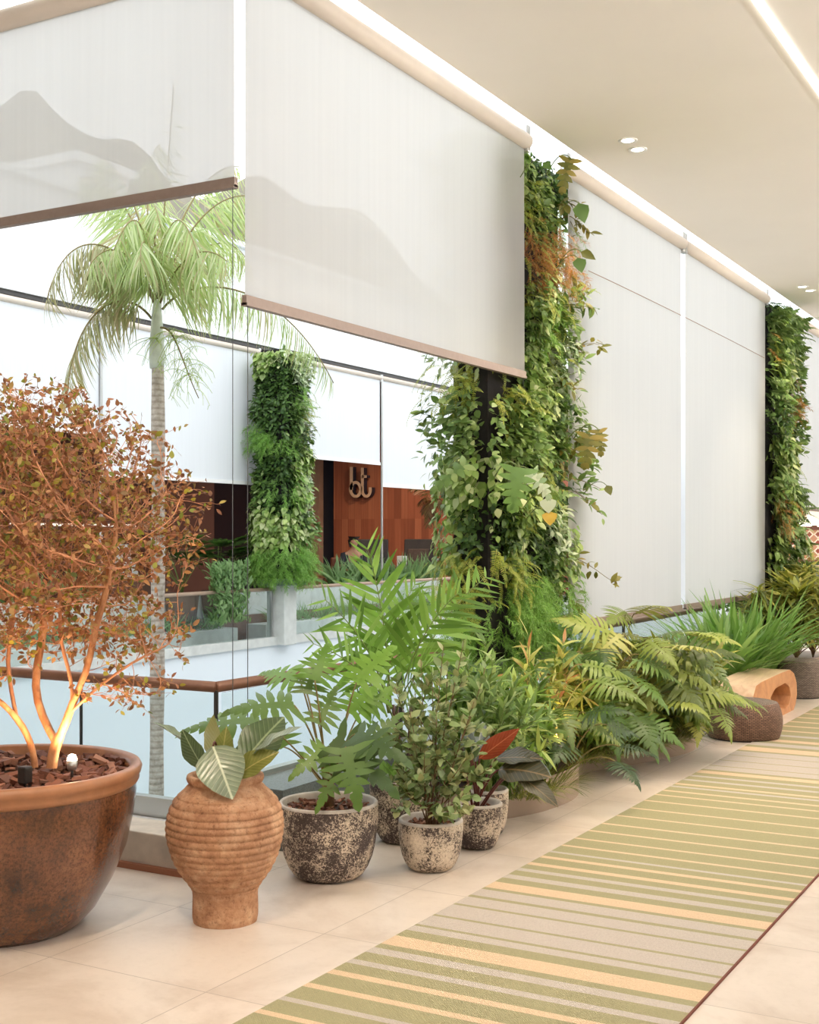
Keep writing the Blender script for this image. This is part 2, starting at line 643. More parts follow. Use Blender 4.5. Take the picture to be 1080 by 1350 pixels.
# ================================================================== setting
def stone_mat(name, ca, cb, joint, x0, y0, tile=0.8, gloss=0.32):
    t = NT(name)
    mp = t.n('ShaderNodeMapping'); mp.inputs['Location'].default_value = (-x0, -y0, 0)
    t.l(t.obj(), mp.inputs['Vector'])
    br = t.n('ShaderNodeTexBrick'); br.offset = 0.0; br.squash = 1.0
    for k, v in (('Scale', 1.0), ('Mortar Size', 0.0022), ('Mortar Smooth', 0.1), ('Bias', 0.0), ('Brick Width', tile), ('Row Height', tile)):
        br.inputs[k].default_value = v
    br.inputs['Color1'].default_value = (0, 0, 0, 1); br.inputs['Color2'].default_value = (1, 1, 1, 1); br.inputs['Mortar'].default_value = (0.5, 0.5, 0.5, 1)
    t.l(mp.outputs[0], br.inputs['Vector'])
    n1 = t.noise(1.6, 8, 0.62, dist=0.6); n2 = t.noise(22, 6, 0.7)
    base = t.ramp(n1, [(0.3, srgb(*ca)), (0.52, srgb(*cb)), (0.72, srgb(*[min(255, c + 8) for c in cb]))])
    veil = t.ramp(n2, [(0.25, (0.86, 0.83, 0.8, 1)), (0.5, (1, 1, 1, 1))])
    base = t.mix(base, veil, 0.6, 'MULTIPLY')
    tv = t.ramp(br.outputs['Color'], [(0, (0.93, 0.92, 0.9, 1)), (1, (1.03, 1.02, 1.0, 1))])
    base = t.mix(base, tv, 0.8, 'MULTIPLY')
    base = t.mix(base, srgb(*joint), br.outputs['Fac'])
    rr = t.n('ShaderNodeMapRange'); rr.inputs[3].default_value = gloss - 0.06; rr.inputs[4].default_value = gloss + 0.16
    t.l(n2, rr.inputs[0])
    return t.done(t.principled(base, rr.outputs[0], bump=n2, bstr=0.06, bdist=0.004, spec=0.45))


M = {}
M['floor'] = stone_mat('limestone_tile', (192, 176, 162), (213, 201, 190), (166, 152, 140), -3.0, 4.54, gloss=0.33)
M['plaster'] = plain('ceiling_plaster', (240, 236, 230), 0.9, var=0.012, scale=1.5)
M['wall'] = plain('warm_wall_paint', (234, 231, 226), 0.8, var=0.02, scale=2)
M['white_wall'] = plain('white_render', (236, 240, 243), 0.7, var=0.015, scale=1.2)
M['fascia'] = plain('white_fascia', (226, 234, 240), 0.55, var=0.012, scale=0.8)
M['concrete'] = plain('kerb_concrete', (186, 176, 164), 0.8, var=0.16, scale=9, bump=0.2)
M['granite'] = plain('grey_granite', (104, 114, 116), 0.5, var=0.3, scale=90)
M['metal'] = plain('silver_metal', (190, 190, 188), 0.35, 0.8, var=0.03)
M['darkmetal'] = plain('dark_steel', (70, 68, 66), 0.4, 0.6, var=0.05)
M['bronze'] = plain('bronze_bar', (152, 134, 124), 0.5, 0.15, var=0.06, scale=30)
M['rail'] = plain('brown_handrail', (124, 88, 70), 0.4, 0.2, var=0.08, scale=20)
M['glass'] = glass_mat('clear_glass')
M['tube_white'] = plain('roller_tube_paint', (214, 202, 188), 0.5, var=0.02)
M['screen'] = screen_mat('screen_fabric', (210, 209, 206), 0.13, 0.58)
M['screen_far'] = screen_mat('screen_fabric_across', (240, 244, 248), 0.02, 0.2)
M['white'] = plain('white_lacquer', (236, 236, 234), 0.4, var=0.01)
M['stone_post'] = plain('post_concrete', (206, 208, 204), 0.8, var=0.1, scale=6)
M['ground'] = plain('courtyard_paving', (170, 172, 168), 0.8, var=0.12, scale=3)
M['lamp'] = emit('lamp_glow', (1.0, 0.86, 0.68), 14.0)
M['led'] = emit('led_glow', (1.0, 0.93, 0.84), LED)
M['hill'] = plain('hill_hazed', (128, 122, 108), 0.9, var=0.25, scale=0.08)  # distance haze is put into the colour, paler than the slope

# floor and ceiling are L-shaped: the room also runs to the left in front of the first window
m = MB(); m.box(-9, 3, -4, 5.7, -0.4, 0); m.box(-4.6, 3, 5.7, 24.0, -0.4, 0)
fl = m.build('floor', M['floor']); struct(fl)
m = MB(); m.box(-9, 3, -4, YB - 0.10, ZC, ZC + 0.5); m.box(XB + 0.10, 3, YB - 0.10, 40, ZC, ZC + 0.5)
struct(m.build('ceiling', M['plaster']))
m = MB(); m.box(3, 3.2, -4, 40, -0.4, ZC); struct(m.build('wall_right', M['wall']))
m = MB(); m.box(-9, 3.2, -4.2, -4, -0.4, ZC); struct(m.build('wall_back', M['wall']))
m = MB(); m.box(-9.2, -9, -4.2, YB - 0.1, -0.4, ZC); struct(m.build('wall_left', M['wall']))
m = MB(); m.box(XB + 0.4, 3.2, 40, 40.2, -0.4, ZC); struct(m.build('wall_end', M['wall']))
m = MB(); m.box(-4.6, 3, 24.0, 40, -0.4, 0); struct(m.build('floor_far', M['floor']))

# window kerbs
m = MB(); m.box(-9, -3.96, 4.96, 5.22, 0.0, 0.19)
bevel(struct(m.build('trim_1', M['concrete'])), 0.006)
m = MB(); m.box(-9, -3.96, 4.935, 4.96, 0.0, 0.03); struct(m.build('baseboard_left', plain('red_skirting', (150, 96, 70), 0.6)))
m = MB(); m.box(-9, XR - 0.08, 5.22, 5.46, 0, 0.13); struct(m.build('trim_2', M['white_wall']))
m = MB(); m.box(-4.44, -3.98, 5.62, 15.2, 0, 0.33); struct(m.build('trim_3', M['granite']))

# ================================================================== glass balustrade along the window line
g = thing('glass_balustrade', 'frameless glass balustrade with round brown handrail along the window behind the pots', 'balustrade', (XR, YR, 0))
zr = 0.88
m = MB(); m.tube([(-9, YR, zr), (XR, YR, zr)], 0.03, sides=14); m.tube([(XR, YR, zr), (XR + 0.12, 10.0, zr), (XR + 0.12, 15, zr)], 0.03, sides=14)
m.build('handrail', M['rail'], g, True)
m = MB(); m.box(-9, XR, YR - 0.03, YR + 0.03, 0, 0.24); m.box(XR - 0.03, XR + 0.03, YR, 15, 0, 0.36); m.build('base_channel', M['metal'], g)
for px in (107,):
    p = on_y(px, 950, YR)
    MB().box(p[0] - 0.004, p[0] + 0.004, YR - 0.009, YR + 0.009, 0.24, zr - 0.02).build('post', M['darkmetal'], g)
MB().box(XR - 0.009, XR + 0.009, YR - 0.009, YR + 0.009, 0.24, zr - 0.02).build('post', M['darkmetal'], g)
for py_ in (7.45, 9.6, 11.8):
    MB().box(XR + 0.03, XR + 0.05, py_ - 0.01, py_ + 0.01, 0.34, zr - 0.02).build('post', M['darkmetal'], g)
for a, b in ((-9, -6.62), (-6.6, on_y(107, 950, YR)[0] - 0.01), (on_y(107, 950, YR)[0] + 0.01, XR - 0.02)):
    MB().box(a, b, YR - 0.006, YR + 0.006, 0.24, zr - 0.03).build('glass_panel', M['glass'], g)
for a, b in ((YR + 0.02, 7.44), (7.46, 9.59), (9.61, 15)):
    MB().box(XR + 0.02, XR + 0.032, a, b, 0.34, zr - 0.03).build('glass_panel', M['glass'], g)


# ================================================================== roller blinds of our side
def blind(name, axis, plane, a, b, ztop, zbot, label, mat, wires=(), inward=1, bar=0.05, group=None, tube=0.06, wz=0.19):
    loc = ((plane, (a + b) / 2, zbot) if axis == 'y' else ((a + b) / 2, plane, zbot))
    g = thing(name, label, 'blind', loc, group)

    def P(u, v, z):
        return (plane + v, u, z) if axis == 'y' else (u, plane - v, z)
    # fabric: fine vertical strips with a gentle wave
    n = 60
    us = np.linspace(a, b, n)
    V, F = [], []
    for i, u in enumerate(us):
        o = 0.004 * math.sin(u * 9.0) * math.sin(u * 2.3)
        V += [P(u, 0, ztop - 0.02), P(u, o, (ztop + zbot) / 2), P(u, o * 1.5, zbot)]
    for i in range(n - 1):
        F += [(3 * i, 3 * i + 3, 3 * i + 4, 3 * i + 1), (3 * i + 1, 3 * i + 4, 3 * i + 5, 3 * i + 2)]
    mb = MB(); mb.add(V, F); mb.build('screen_fabric', mat, g, True)
    mb = MB(); mb.tube([P(a - 0.03, 0.0, ztop + 0.02), P(b + 0.03, 0.0, ztop + 0.02)], tube, sides=20); mb.build('roller_tube', M['tube_white'], g, True)
    mb = MB()
    c0, c1 = P(a - 0.01, 0, zbot - bar), P(b + 0.01, 0, zbot)
    c0 = np.array(c0); c1 = np.array(c1)
    lo, hi = np.minimum(c0, c1), np.maximum(c0, c1)
    th = np.array([0.014, 0, 0]) if axis == 'y' else np.array([0, 0.014, 0])
    lo, hi = lo - th, hi + th
    mb.box(lo[0], hi[0], lo[1], hi[1], lo[2], hi[2])
    # lip along the lower edge
    mb.box(lo[0] - th[0] * 0.4, hi[0] + th[0] * 0.4, lo[1] - th[1] * 0.4, hi[1] + th[1] * 0.4, lo[2] - 0.004, lo[2] + 0.012)
    mb.build('bottom_bar', M['bronze'], g)
    for u in (a, b):
        mb = MB(); q = np.array(P(u + (0.03 if u == b else -0.03), 0, ztop + 0.03))
        mb.box(q[0] - 0.03, q[0] + 0.03, q[1] - 0.03, q[1] + 0.03, ztop - 0.06, ZC + 0.02)
        bevel(mb.build('bracket', M['metal'], g), 0.01)
    for u in wires:
        mb = MB(); mb.tube([P(u, 0.0, zbot - bar), P(u, 0.0, wz)], 0.0022, sides=5); mb.build('guide_wire', M['darkmetal'], g)
    return g


xL = on_y(309, 300, YB)[0]
yA0, yA1 = on_x(323.5, 300, XB)[1], on_x(691, 300, XB)[1]
yB0, yB1 = on_x(749, 300, XB)[1], on_x(898, 600, XB)[1]
yC0, yC1 = on_x(903.5, 600, XB)[1], on_x(1009, 600, XB)[1]
zL = on_y(309, 234, YB)[2]; zA = on_x(323, 389, XB)[2]; zB = on_x(900, 797, XB)[2]
blind('roller_blind', 'x', YB, -8.6, xL, 4.60, zL, 'half-lowered pale screen blind above the tree pot, set across the left window', M['screen'], wires=(xL - 0.01,))
blind('roller_blind', 'y', XB, yA0, yA1, 4.60, zA, 'half-lowered screen blind between the window corner and the nearest plant column', M['screen'], wires=(yA0 + 0.02, yA1 - 0.012))
blind('roller_blind', 'y', XB, yB0, yB1, 4.60, zB, 'fully lowered cream screen blind just right of the nearest plant column', M['screen'])
blind('roller_blind', 'y', XB, yC0, yC1, 4.60, zB, 'fully lowered cream screen blind ending at the far plant column', M['screen'])
yD0 = on_x(1041, 500, XB)[1]
zD = on_x(1062, 668, XB)[2]
blind('roller_blind', 'y', XB, yD0, yD0 + 6.0, 4.60, zD, 'partly lowered screen blind beyond the far plant column', M['screen'])
# thin cord crossing the second and third blinds
pts = [on_x(776, 357, XB + 0.03), on_x(897, 412, XB + 0.03), on_x(1008, 472, XB + 0.03)]
m = MB(); m.tube(bez(pts[0], pts[0] * .66 + pts[1] * .34, pts[1] * .6 + pts[2] * .4 , pts[2], 20), 0.0035, sides=5)
tag(m.build('hanging_cord', plain('cord_brown', (150, 120, 100), 0.8)), 'thin brown cord strung slanting across the two lowered cream blinds', 'cord')

# ================================================================== ceiling lights
xl = on_z(998, 0, ZC)[0]
m = MB(); m.box(xl - 0.018, xl + 0.018, 1.0, 26, ZC - 0.014, ZC - 0.0008)
tag(m.build('linear_light', M['led']), 'long thin white light line set in the ceiling', 'light')


def downlight(px, py, label):
    p = on_z(px, py, ZC)
    g = thing('downlight', label, 'light', p, 'recessed ceiling downlights')
    mb = MB(); mb.lathe([(0.045, -0.001), (0.062, -0.008), (0.072, -0.006), (0.074, 0.001)], p, 28, close_bottom=False); mb.build('trim_ring', M['white'], g, True)
    mb = MB(); mb.lathe([(0.046, -0.003), (0.001, -0.003)], p, 28, close_bottom=False); mb.build('lens', M['lamp'], g)
    return p


DL = [downlight(828, 185, 'recessed ceiling downlight by the nearest plant column, upper of the pair'),
      downlight(841, 197, 'recessed ceiling downlight by the nearest plant column, lower of the pair'),
      downlight(1058, 378, 'small recessed ceiling downlight near the far plant column, upper of the pair'),
      downlight(1068, 383, 'small recessed ceiling downlight near the far plant column, lower of the pair')]


def spot(loc, target, power, size=70, blend=0.5, col=(1, 0.74, 0.45), radius=0.06, name='lamp_or_fill_spot'):
    d = bpy.data.lights.new(name, 'SPOT'); d.energy = power; d.spot_size = math.radians(size); d.spot_blend = blend
    d.color = col; d.shadow_soft_size = radius
    o = bpy.data.objects.new(name, d); COL.objects.link(o); o.location = Vector([float(q) for q in loc])
    v = Vector([float(q) for q in target]) - o.location
    o.rotation_euler = v.to_track_quat('-Z', 'Y').to_euler()
    return o


WARM = (1.0, 0.83, 0.62)
for i, p in enumerate(DL):
    tgt = ((-3.75, 8.9, 1.5), (-3.3, 8.4, 0.3), (-3.75, 16.3, 1.5), (-3.2, 15.0, 0.3))[i]
    spot((p[0], p[1], ZC - 0.03), tgt, (SPOT * 1.0, SPOT * 1.1, SPOT, SPOT)[i], 62, 0.6, WARM)
# added ceiling spots without fixtures, to brighten floor, pots, hedge and tree
for (x, y, tx, ty, pw) in ((-1.3, 1.2, -3.9, 3.9, 1.1), (-2.2, 3.2, -3.5, 4.8, 0.9), (-2.2, 6.0, -3.3, 5.9, 1.0), (-2.0, 8.4, -3.5, 8.2, 1.6), (-1.9, 9.6, -3.5, 9.6, 1.6), (-2.6, 2.0, -4.4, 3.9, 3.4), (-2.3, 14.2, -3.4, 14.9, 2.2), (-0.6, 5.5, -1.2, 6.5, 0.8), (-0.6, 9.0, -1.6, 9.5, 0.9),
                           (-2.2, 11.5, -2.9, 11.4, 1.2), (-0.6, 13.5, -1.6, 13.5, 1.0), (-2.6, 7.6, -3.2, 7.7, 1.0), (1.2, 3.0, 1.2, 3.2, 0.8), (1.2, 8, 1.2, 8.2, 0.8), (-5.5, 1.5, -5.5, 2.2, 0.7)):
    spot((x, y, ZC - 0.03), (tx, ty, 0.2), SPOT * pw, 78, 0.7, WARM)
# added unseen area lights along the ceiling, to brighten the room
for x in (0.0, 1.8):
    d = bpy.data.lights.new('fill_line', 'AREA'); d.shape = 'RECTANGLE'; d.size = 0.05; d.size_y = 24; d.energy = LINE_FILL; d.color = (1.0, 0.93, 0.83)
    o = bpy.data.objects.new('fill_line', d); COL.objects.link(o); o.location = (x, 12, ZC - 0.02)

# added unseen area light over an added wall ledge, to brighten the ceiling
struct(MB().box(2.62, 3.0, -4, 40, 3.55, 3.75).build('fill_ledge', M['wall']))
d = bpy.data.lights.new('ceiling_fill', 'AREA'); d.shape = 'RECTANGLE'; d.size = 0.2; d.size_y = 30; d.energy = CEIL_FILL; d.color = (0.97, 0.98, 1.0)
o = bpy.data.objects.new('ceiling_fill', d); COL.objects.link(o); o.location = (2.75, 11, 3.8); o.rotation_euler = (0, PI * 0.80, 0)

# ================================================================== striped runner
XL_, XRt = -2.71, -1.36


def ye(px):
    a = (px - 540.0) / FPX
    return XL_ * (D[1] + R[1] * a) / (D[0] + R[0] * a)


def cx(c):
    return 320 + c / 2.7


def cb(c):
    return 640 + c / 2.4545


G_, P_, L_ = 0, 1, 2
st = []
for a, b, c in ((40, 62, P_), (125, 147, L_), (212, 235, P_), (298, 322, P_), (368, 392, L_), (437, 468, L_), (492, 545, P_), (582, 610, L_), (620, 675, L_), (684, 748, L_), (757, 800, L_), (812, 850, L_), (862, 898, P_), (925, 946, L_)):
    st.append((ye(cx(a)), ye(cx(b)), c))
for c0_, wd, c in ((62, 14, L_), (105, 14, L_), (140, 13, P_), (180, 11, P_), (210, 8, L_), (248, 7, P_), (290, 6, P_), (335, 6, P_), (378, 6, P_), (425, 5, P_), (470, 5, P_), (515, 5, P_), (550, 5, P_), (575, 6, P_), (600, 7, L_), (615, 7, P_), (640, 8, L_), (663, 8, L_), (688, 14, P_)):
    st.append((ye(cb(c0_ - wd * .5)), ye(cb(c0_ + wd * .5)), c))
yq = st[-1][1] + 0.06
for a, b, c in ((0, .16, L_), (.18, .42, L_), (.44, .68, L_), (.7, .9, L_), (.96, 1.15, P_), (1.25, 1.4, L_), (1.5, 1.62, P_), (1.8, 1.9, L_), (2.1, 2.16, P_), (2.4, 2.46, P_), (2.7, 2.76, P_), (3.0, 3.06, P_), (3.3, 3.36, P_), (3.6, 3.66, P_), (3.9, 3.96, L_), (4.1, 4.16, P_), (4.3, 4.4, L_), (4.5, 4.7, P_), (4.8, 5.3, L_), (5.35, 5.8, L_), (5.9, 6.1, P_), (6.4, 6.5, P_), (7, 7.1, P_), (7.6, 7.7, L_)):
    st.append((yq + a, yq + b, c))
y = st[0][0] - 0.16
pre = []
while y > 2.0:
    pre.append((y - 0.05, y, random.choice((P_, L_)))); y -= 0.2
st = sorted(pre + st)


def weave_mat(name, c):
    t = NT(name)
    ck = t.n('ShaderNodeTexWave', wave_type='BANDS', bands_direction='DIAGONAL'); ck.inputs['Scale'].default_value = 60; ck.inputs['Distortion'].default_value = 3.0; ck.inputs['Detail'].default_value = 2
    ck.inputs['Detail Scale'].default_value = 3
    t.l(t.obj(), ck.inputs['Vector'])
    nz = t.noise(260, 2)
    cc = srgb(*c)
    col = t.ramp(nz, [(0.3, tuple(q * 0.82 for q in cc[:3]) + (1,)), (0.7, tuple(min(1, q * 1.12) for q in cc[:3]) + (1,))])
    return t.done(t.principled(col, 0.9, bump=ck.outputs['Fac'], bstr=0.35, bdist=0.004, spec=0.2))


RUGM = [weave_mat('rug_green', (158, 152, 118)), weave_mat('rug_peach', (210, 184, 154)), weave_mat('rug_lilac', (186, 176, 166)), plain('rug_binding', (112, 60, 46), 0.8)]
m = MB()
ycur = 1.0; TH = 0.009


def strip(y0, y1, c):
    m.add([(XL_, y0, TH), (XRt, y0, TH), (XRt, y1, TH), (XL_, y1, TH)], [(0, 1, 2, 3)], c)


for a, b, c in st:
    if a > ycur:
        strip(ycur, a, G_)
    a = max(a, ycur)
    if b > a:
        strip(a, b, c); ycur = b
strip(ycur, 24, G_)
m.add([(XL_, 1, 0.0), (XL_, 24, 0.0), (XL_, 24, TH), (XL_, 1, TH)], [(0, 1, 2, 3)], 0)
m.box(XRt, XRt + 0.007, 1, 24, 0.0005, TH + 0.001, 3)
tag(m.build('striped_runner', RUGM), 'long woven runner with green, peach and lilac stripes on the stone floor', 'rug')

# ================================================================== rattan stools and carved bench
def rattan_mat(name, sx_, sy_, a, b):
    t = NT(name)
    br = t.n('ShaderNodeTexBrick'); br.offset = 0.5
    for k, v in (('Scale', 1.0), ('Mortar Size', 0.12), ('Mortar Smooth', 1.0), ('Bias', 0.0), ('Brick Width', 1.0), ('Row Height', 0.5)):
        br.inputs[k].default_value = v
    br.inputs['Color1'].default_value = srgb(*a); br.inputs['Color2'].default_value = srgb(*b); br.inputs['Mortar'].default_value = srgb(40, 26, 20)
    t.l(t.uv((sx_, sy_, 1)), br.inputs['Vector'])
    inv = t.n('ShaderNodeMath', operation='SUBTRACT'); inv.inputs[0].default_value = 1.0; t.l(br.outputs['Fac'], inv.inputs[1])
    return t.done(t.principled(br.outputs['Color'], 0.55, bump=inv.outputs[0], bstr=0.9, bdist=0.008))


M['rattan'] = rattan_mat('brown_rattan', 60, 44, (158, 120, 98), (124, 92, 74))
M['rattan_grey'] = rattan_mat('grey_rattan', 50, 44, (168, 150, 138), (138, 122, 112))
M['rattan_top'] = rattan_mat('rattan_top', 60, 44, (168, 146, 132), (138, 118, 106))


def stool(c, r, h, mat, label, bulge, topmat):
    g = thing('rattan_stool', label, 'stool', c)
    prof = []
    for i in range(15):
        t = i / 14
        prof.append((r * (bulge + (1 - bulge) * math.sin(PI * (0.08 + 0.84 * t)) ** 0.7), 0.012 + t * (h - 0.05)))
    rt = prof[-1][0]
    prof += [(rt * 0.985, h - 0.025), (rt * 0.95, h - 0.01)]
    mb = MB(); mb.lathe(prof, c, 64); mb.build('woven_body', mat, g, True)
    mb = MB(); mb.lathe([(rt * 0.95, h - 0.01), (rt * 0.8, h), (rt * 0.4, h + 0.002), (0.002, h + 0.003)], c, 64, close_bottom=False); mb.build('woven_top', topmat, g, True)
    mb = MB(); mb.lathe([(prof[0][0] * 0.97, 0), (prof[0][0] * 0.97, 0.014)], c, 48); mb.build('base_ring', M['darkmetal'], g)


p = at(980, 900, 10.76); stool((p[0], p[1], 0), 0.325, 0.315, M['rattan'], 'low round brown rattan stool at the edge of the runner', 0.86, M['rattan_top'])
p = at(1055, 900, 13.5); stool((p[0], p[1], 0), 0.235, 0.40, M['rattan_grey'], 'taller grey rattan stool behind the wooden bench', 0.93, M['rattan_grey'])


def wood_mat(name, a, b, scale=(1.2, 14, 14), rough=0.5):
    t = NT(name)
    nz = t.noise(1.0, 6, 0.6, t.obj(scale), 1.2)
    n2 = t.noise(30, 3)
    col = t.ramp(nz, [(0.3, srgb(*a)), (0.55, srgb(*b)), (0.75, srgb(*[min(255, q + 12) for q in b]))])
    return t.done(t.principled(col, rough, bump=nz, bstr=0.15, bdist=0.006))


M['bench'] = wood_mat('bench_wood', (206, 170, 136), (228, 198, 164), (10, 1.0, 12))
M['bench_end'] = wood_mat('bench_cut_wood', (184, 124, 82), (210, 152, 104), (10, 5.0, 5.0))
# profile in (y, z) round the opening; extruded across x
X0, X1 = -3.25, -2.87
hc = (12.22, 0.17)
outl = [(11.14, 0.0), (11.10, 0.10), (11.16, 0.30), (11.26, 0.385), (11.45, 0.40), (12.25, 0.415), (12.55, 0.41), (12.72, 0.36), (12.83, 0.26), (12.85, 0.14), (12.79, 0.05), (12.70, 0.0)]


def hit(poly, c, a):
    d = (math.cos(a), math.sin(a)); best = None
    for i in range(len(poly)):
        p, q = poly[i], poly[(i + 1) % len(poly)]
        ex, ey = q[0] - p[0], q[1] - p[1]
        den = d[0] * ey - d[1] * ex
        if abs(den) < 1e-9:
            continue
        t = ((p[0] - c[0]) * ey - (p[1] - c[1]) * ex) / den
        s = ((p[0] - c[0]) * d[1] - (p[1] - c[1]) * d[0]) / den
        if t > 0 and -1e-6 <= s <= 1 + 1e-6 and (best is None or t < best):
            best = t
    return (c[0] + d[0] * best, c[1] + d[1] * best)


angs = sorted(set([math.atan2(q[1] - hc[1], q[0] - hc[0]) for q in outl] + [i * 2 * PI / 56 - PI + 0.01 for i in range(56)]))
hole = [(11.78, 0.22), (11.95, 0.285), (12.35, 0.30), (12.52, 0.25), (12.58, 0.16), (12.50, 0.07), (12.35, 0.05), (12.0, 0.12), (11.85, 0.17)]
n = len(angs)
O = [hit(outl, hc, a) for a in angs]; I = [hit(hole, hc, a) for a in angs]
V = []
for x in (X0, X1):
    V += [(x + (0.02 if (x == X0) else -0.015) * 0, q[0], q[1]) for q in O]
    V += [(x, q[0], q[1]) for q in I]
F, mt = [], []
for i in range(n):
    j = (i + 1) % n
    F += [(i, n + i, n + j, j), (2 * n + i, 2 * n + j, 3 * n + j, 3 * n + i), (i, j, 2 * n + j, 2 * n + i), (n + i, 3 * n + i, 3 * n + j, n + j)]
    mt += [1, 1, 0, 1]
m = MB(); m.add(V, F, np.array(mt))
bo = m.build('wooden_bench', [M['bench'], M['bench_end']])
bevel(bo, 0.022, 3)
tag(bo, 'carved solid wood bench with an oval opening between the two rattan stools', 'bench')
# ================================================================== across the courtyard
m = MB(); m.box(-70, -4.6, -20, 80, -4.8, -4.5); struct(m.build('ground', M['ground']))
m = MB(); m.box(XO - 0.12, XO + 0.06, -12, 29.0, -4.5, 0.0); struct(m.build('wall_courtyard', M['fascia']))
m = MB(); m.box(-4.66, -4.6, 5.7, 29, -4.5, -0.0); m.box(-9, -4.6, 5.7, 5.76, -4.5, -0.0); struct(m.build('wall_courtyard_near', M['fascia']))
m = MB(); m.box(-22, XO - 0.12, -12, 30, -0.4, 0.0); struct(m.build('floor_gallery', M['stone_post']))
m = MB(); m.box(-22, XOB - 0.58, -12, 27.0, 0.0, 0.4); struct(m.build('floor_terrace', plain('terrace_boards', (128, 96, 76), 0.7, var=0.2, scale=6)))
m = MB(); m.box(-22, XOB - 0.25, -12, 60, ZC + 0.02, ZC + 0.3); struct(m.build('ceiling_gallery', plain('gallery_ceiling', (120, 100, 88), 0.8)))
m = MB(); m.box(XOB - 0.25, XOB + 0.02, -12, 60, ZC + 0.08, 6.25)
m.box(XOB - 0.35, XOB + 0.12, -12, 60, 6.25, 6.33)
struct(m.build('wall_facade', M['white_wall']))
m = MB(); m.box(XOB - 0.25, XOB - 0.02, -12, 60, ZC + 0.02, ZC + 0.08); struct(m.build('gap_shade_strip', M['darkmetal']))  # solid dark strip stands in for the shade of the ceiling gap
m = MB(); m.box(XO - 0.06, XO + 0.10, -12, 29.0, 0.0, 0.13); struct(m.build('trim_5', M['stone_post']))
# hills beyond the roofs
n, V, F = 90, [], []
crest = [(-400, 40), (-120, 70), (-10, 137), (40, 139), (70, 150), (105, 158), (140, 176), (165, 192), (185, 214), (215, 240), (270, 250), (325, 246), (380, 249), (430, 262), (480, 292), (540, 348), (620, 430), (900, 560), (1500, 640)]
xs = np.linspace(-400, 1500, n)
ys = np.interp(xs, [c[0] for c in crest], [c[1] for c in crest]) + rng.normal(0, 2.0, n)
rows = 6
for k in range(rows):
    f = k / (rows - 1)
    for i in range(n):
        dd = 170 + 60 * f + 8 * math.sin(i * 0.9 + k)
        top = at(xs[i], ys[i], 230)
        p = at(xs[i], ys[i], dd)
        p[2] = -8 + (top[2] + 8) * (f ** 0.8)
        V.append(p)
for k in range(rows - 1):
    for i in range(n - 1):
        a = k * n + i
        F.append((a, a + 1, a + n + 1, a + n))
m = MB(); m.add(V, F); struct(m.build('hill', M['hill'], smooth=True))
# white wing with a pitched end behind the left part of the gallery
m = MB(); m.box(-40, -24.4, 25.0, 27, -4.5, 11.7)
m.box(-40, -24.2, 24.8, 27.2, 11.7, 11.95)
tag(m.build('white_building', M['white_wall']), 'pale flat roofed building rising behind the gallery facade at the far left', 'building')
# gallery back walls
M['brownpanel'] = plain('brown_panel', (112, 82, 76), 0.55, var=0.08, scale=1)
M['maroon'] = plain('dark_maroon_wall', (92, 60, 50), 0.6, var=0.15, scale=2)
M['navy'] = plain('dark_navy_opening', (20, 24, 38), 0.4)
M['stonebrown'] = plain('brown_stone', (176, 142, 122), 0.5, var=0.12, scale=3)
XW, YW = -18.5, 27.0
yb = [on_x(px, 700, XW)[1] for px in (-260, 214, 277, 345)]
m = MB(); m.box(XW - 0.2, XW, yb[0], yb[1], 0.4, ZC); struct(m.build('wall_gallery_left', M['maroon']))
m = MB(); m.box(XW - 0.2, XW + 0.12, yb[1], yb[2], 0.4, ZC); struct(m.build('wall_gallery_panel', M['brownpanel']))
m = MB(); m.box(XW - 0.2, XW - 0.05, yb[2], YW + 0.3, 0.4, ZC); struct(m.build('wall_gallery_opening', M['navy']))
xs_ = [on_y(px, 700, YW)[0] for px in (345, 406, 425, 440, 720)]
m = MB(); m.box(xs_[1], xs_[2], YW - 0.15, YW + 0.2, 0.4, ZC); struct(m.build('wall_gallery_pier', M['stonebrown']))
m = MB(); m.box(xs_[2], xs_[3] + 0.02, YW + 0.05, YW + 0.3, 0.4, ZC); m.box(xs_[0] - 0.3, xs_[1], YW + 0.05, YW + 0.3, 0.4, ZC); struct(m.build('door_1', M['navy']))


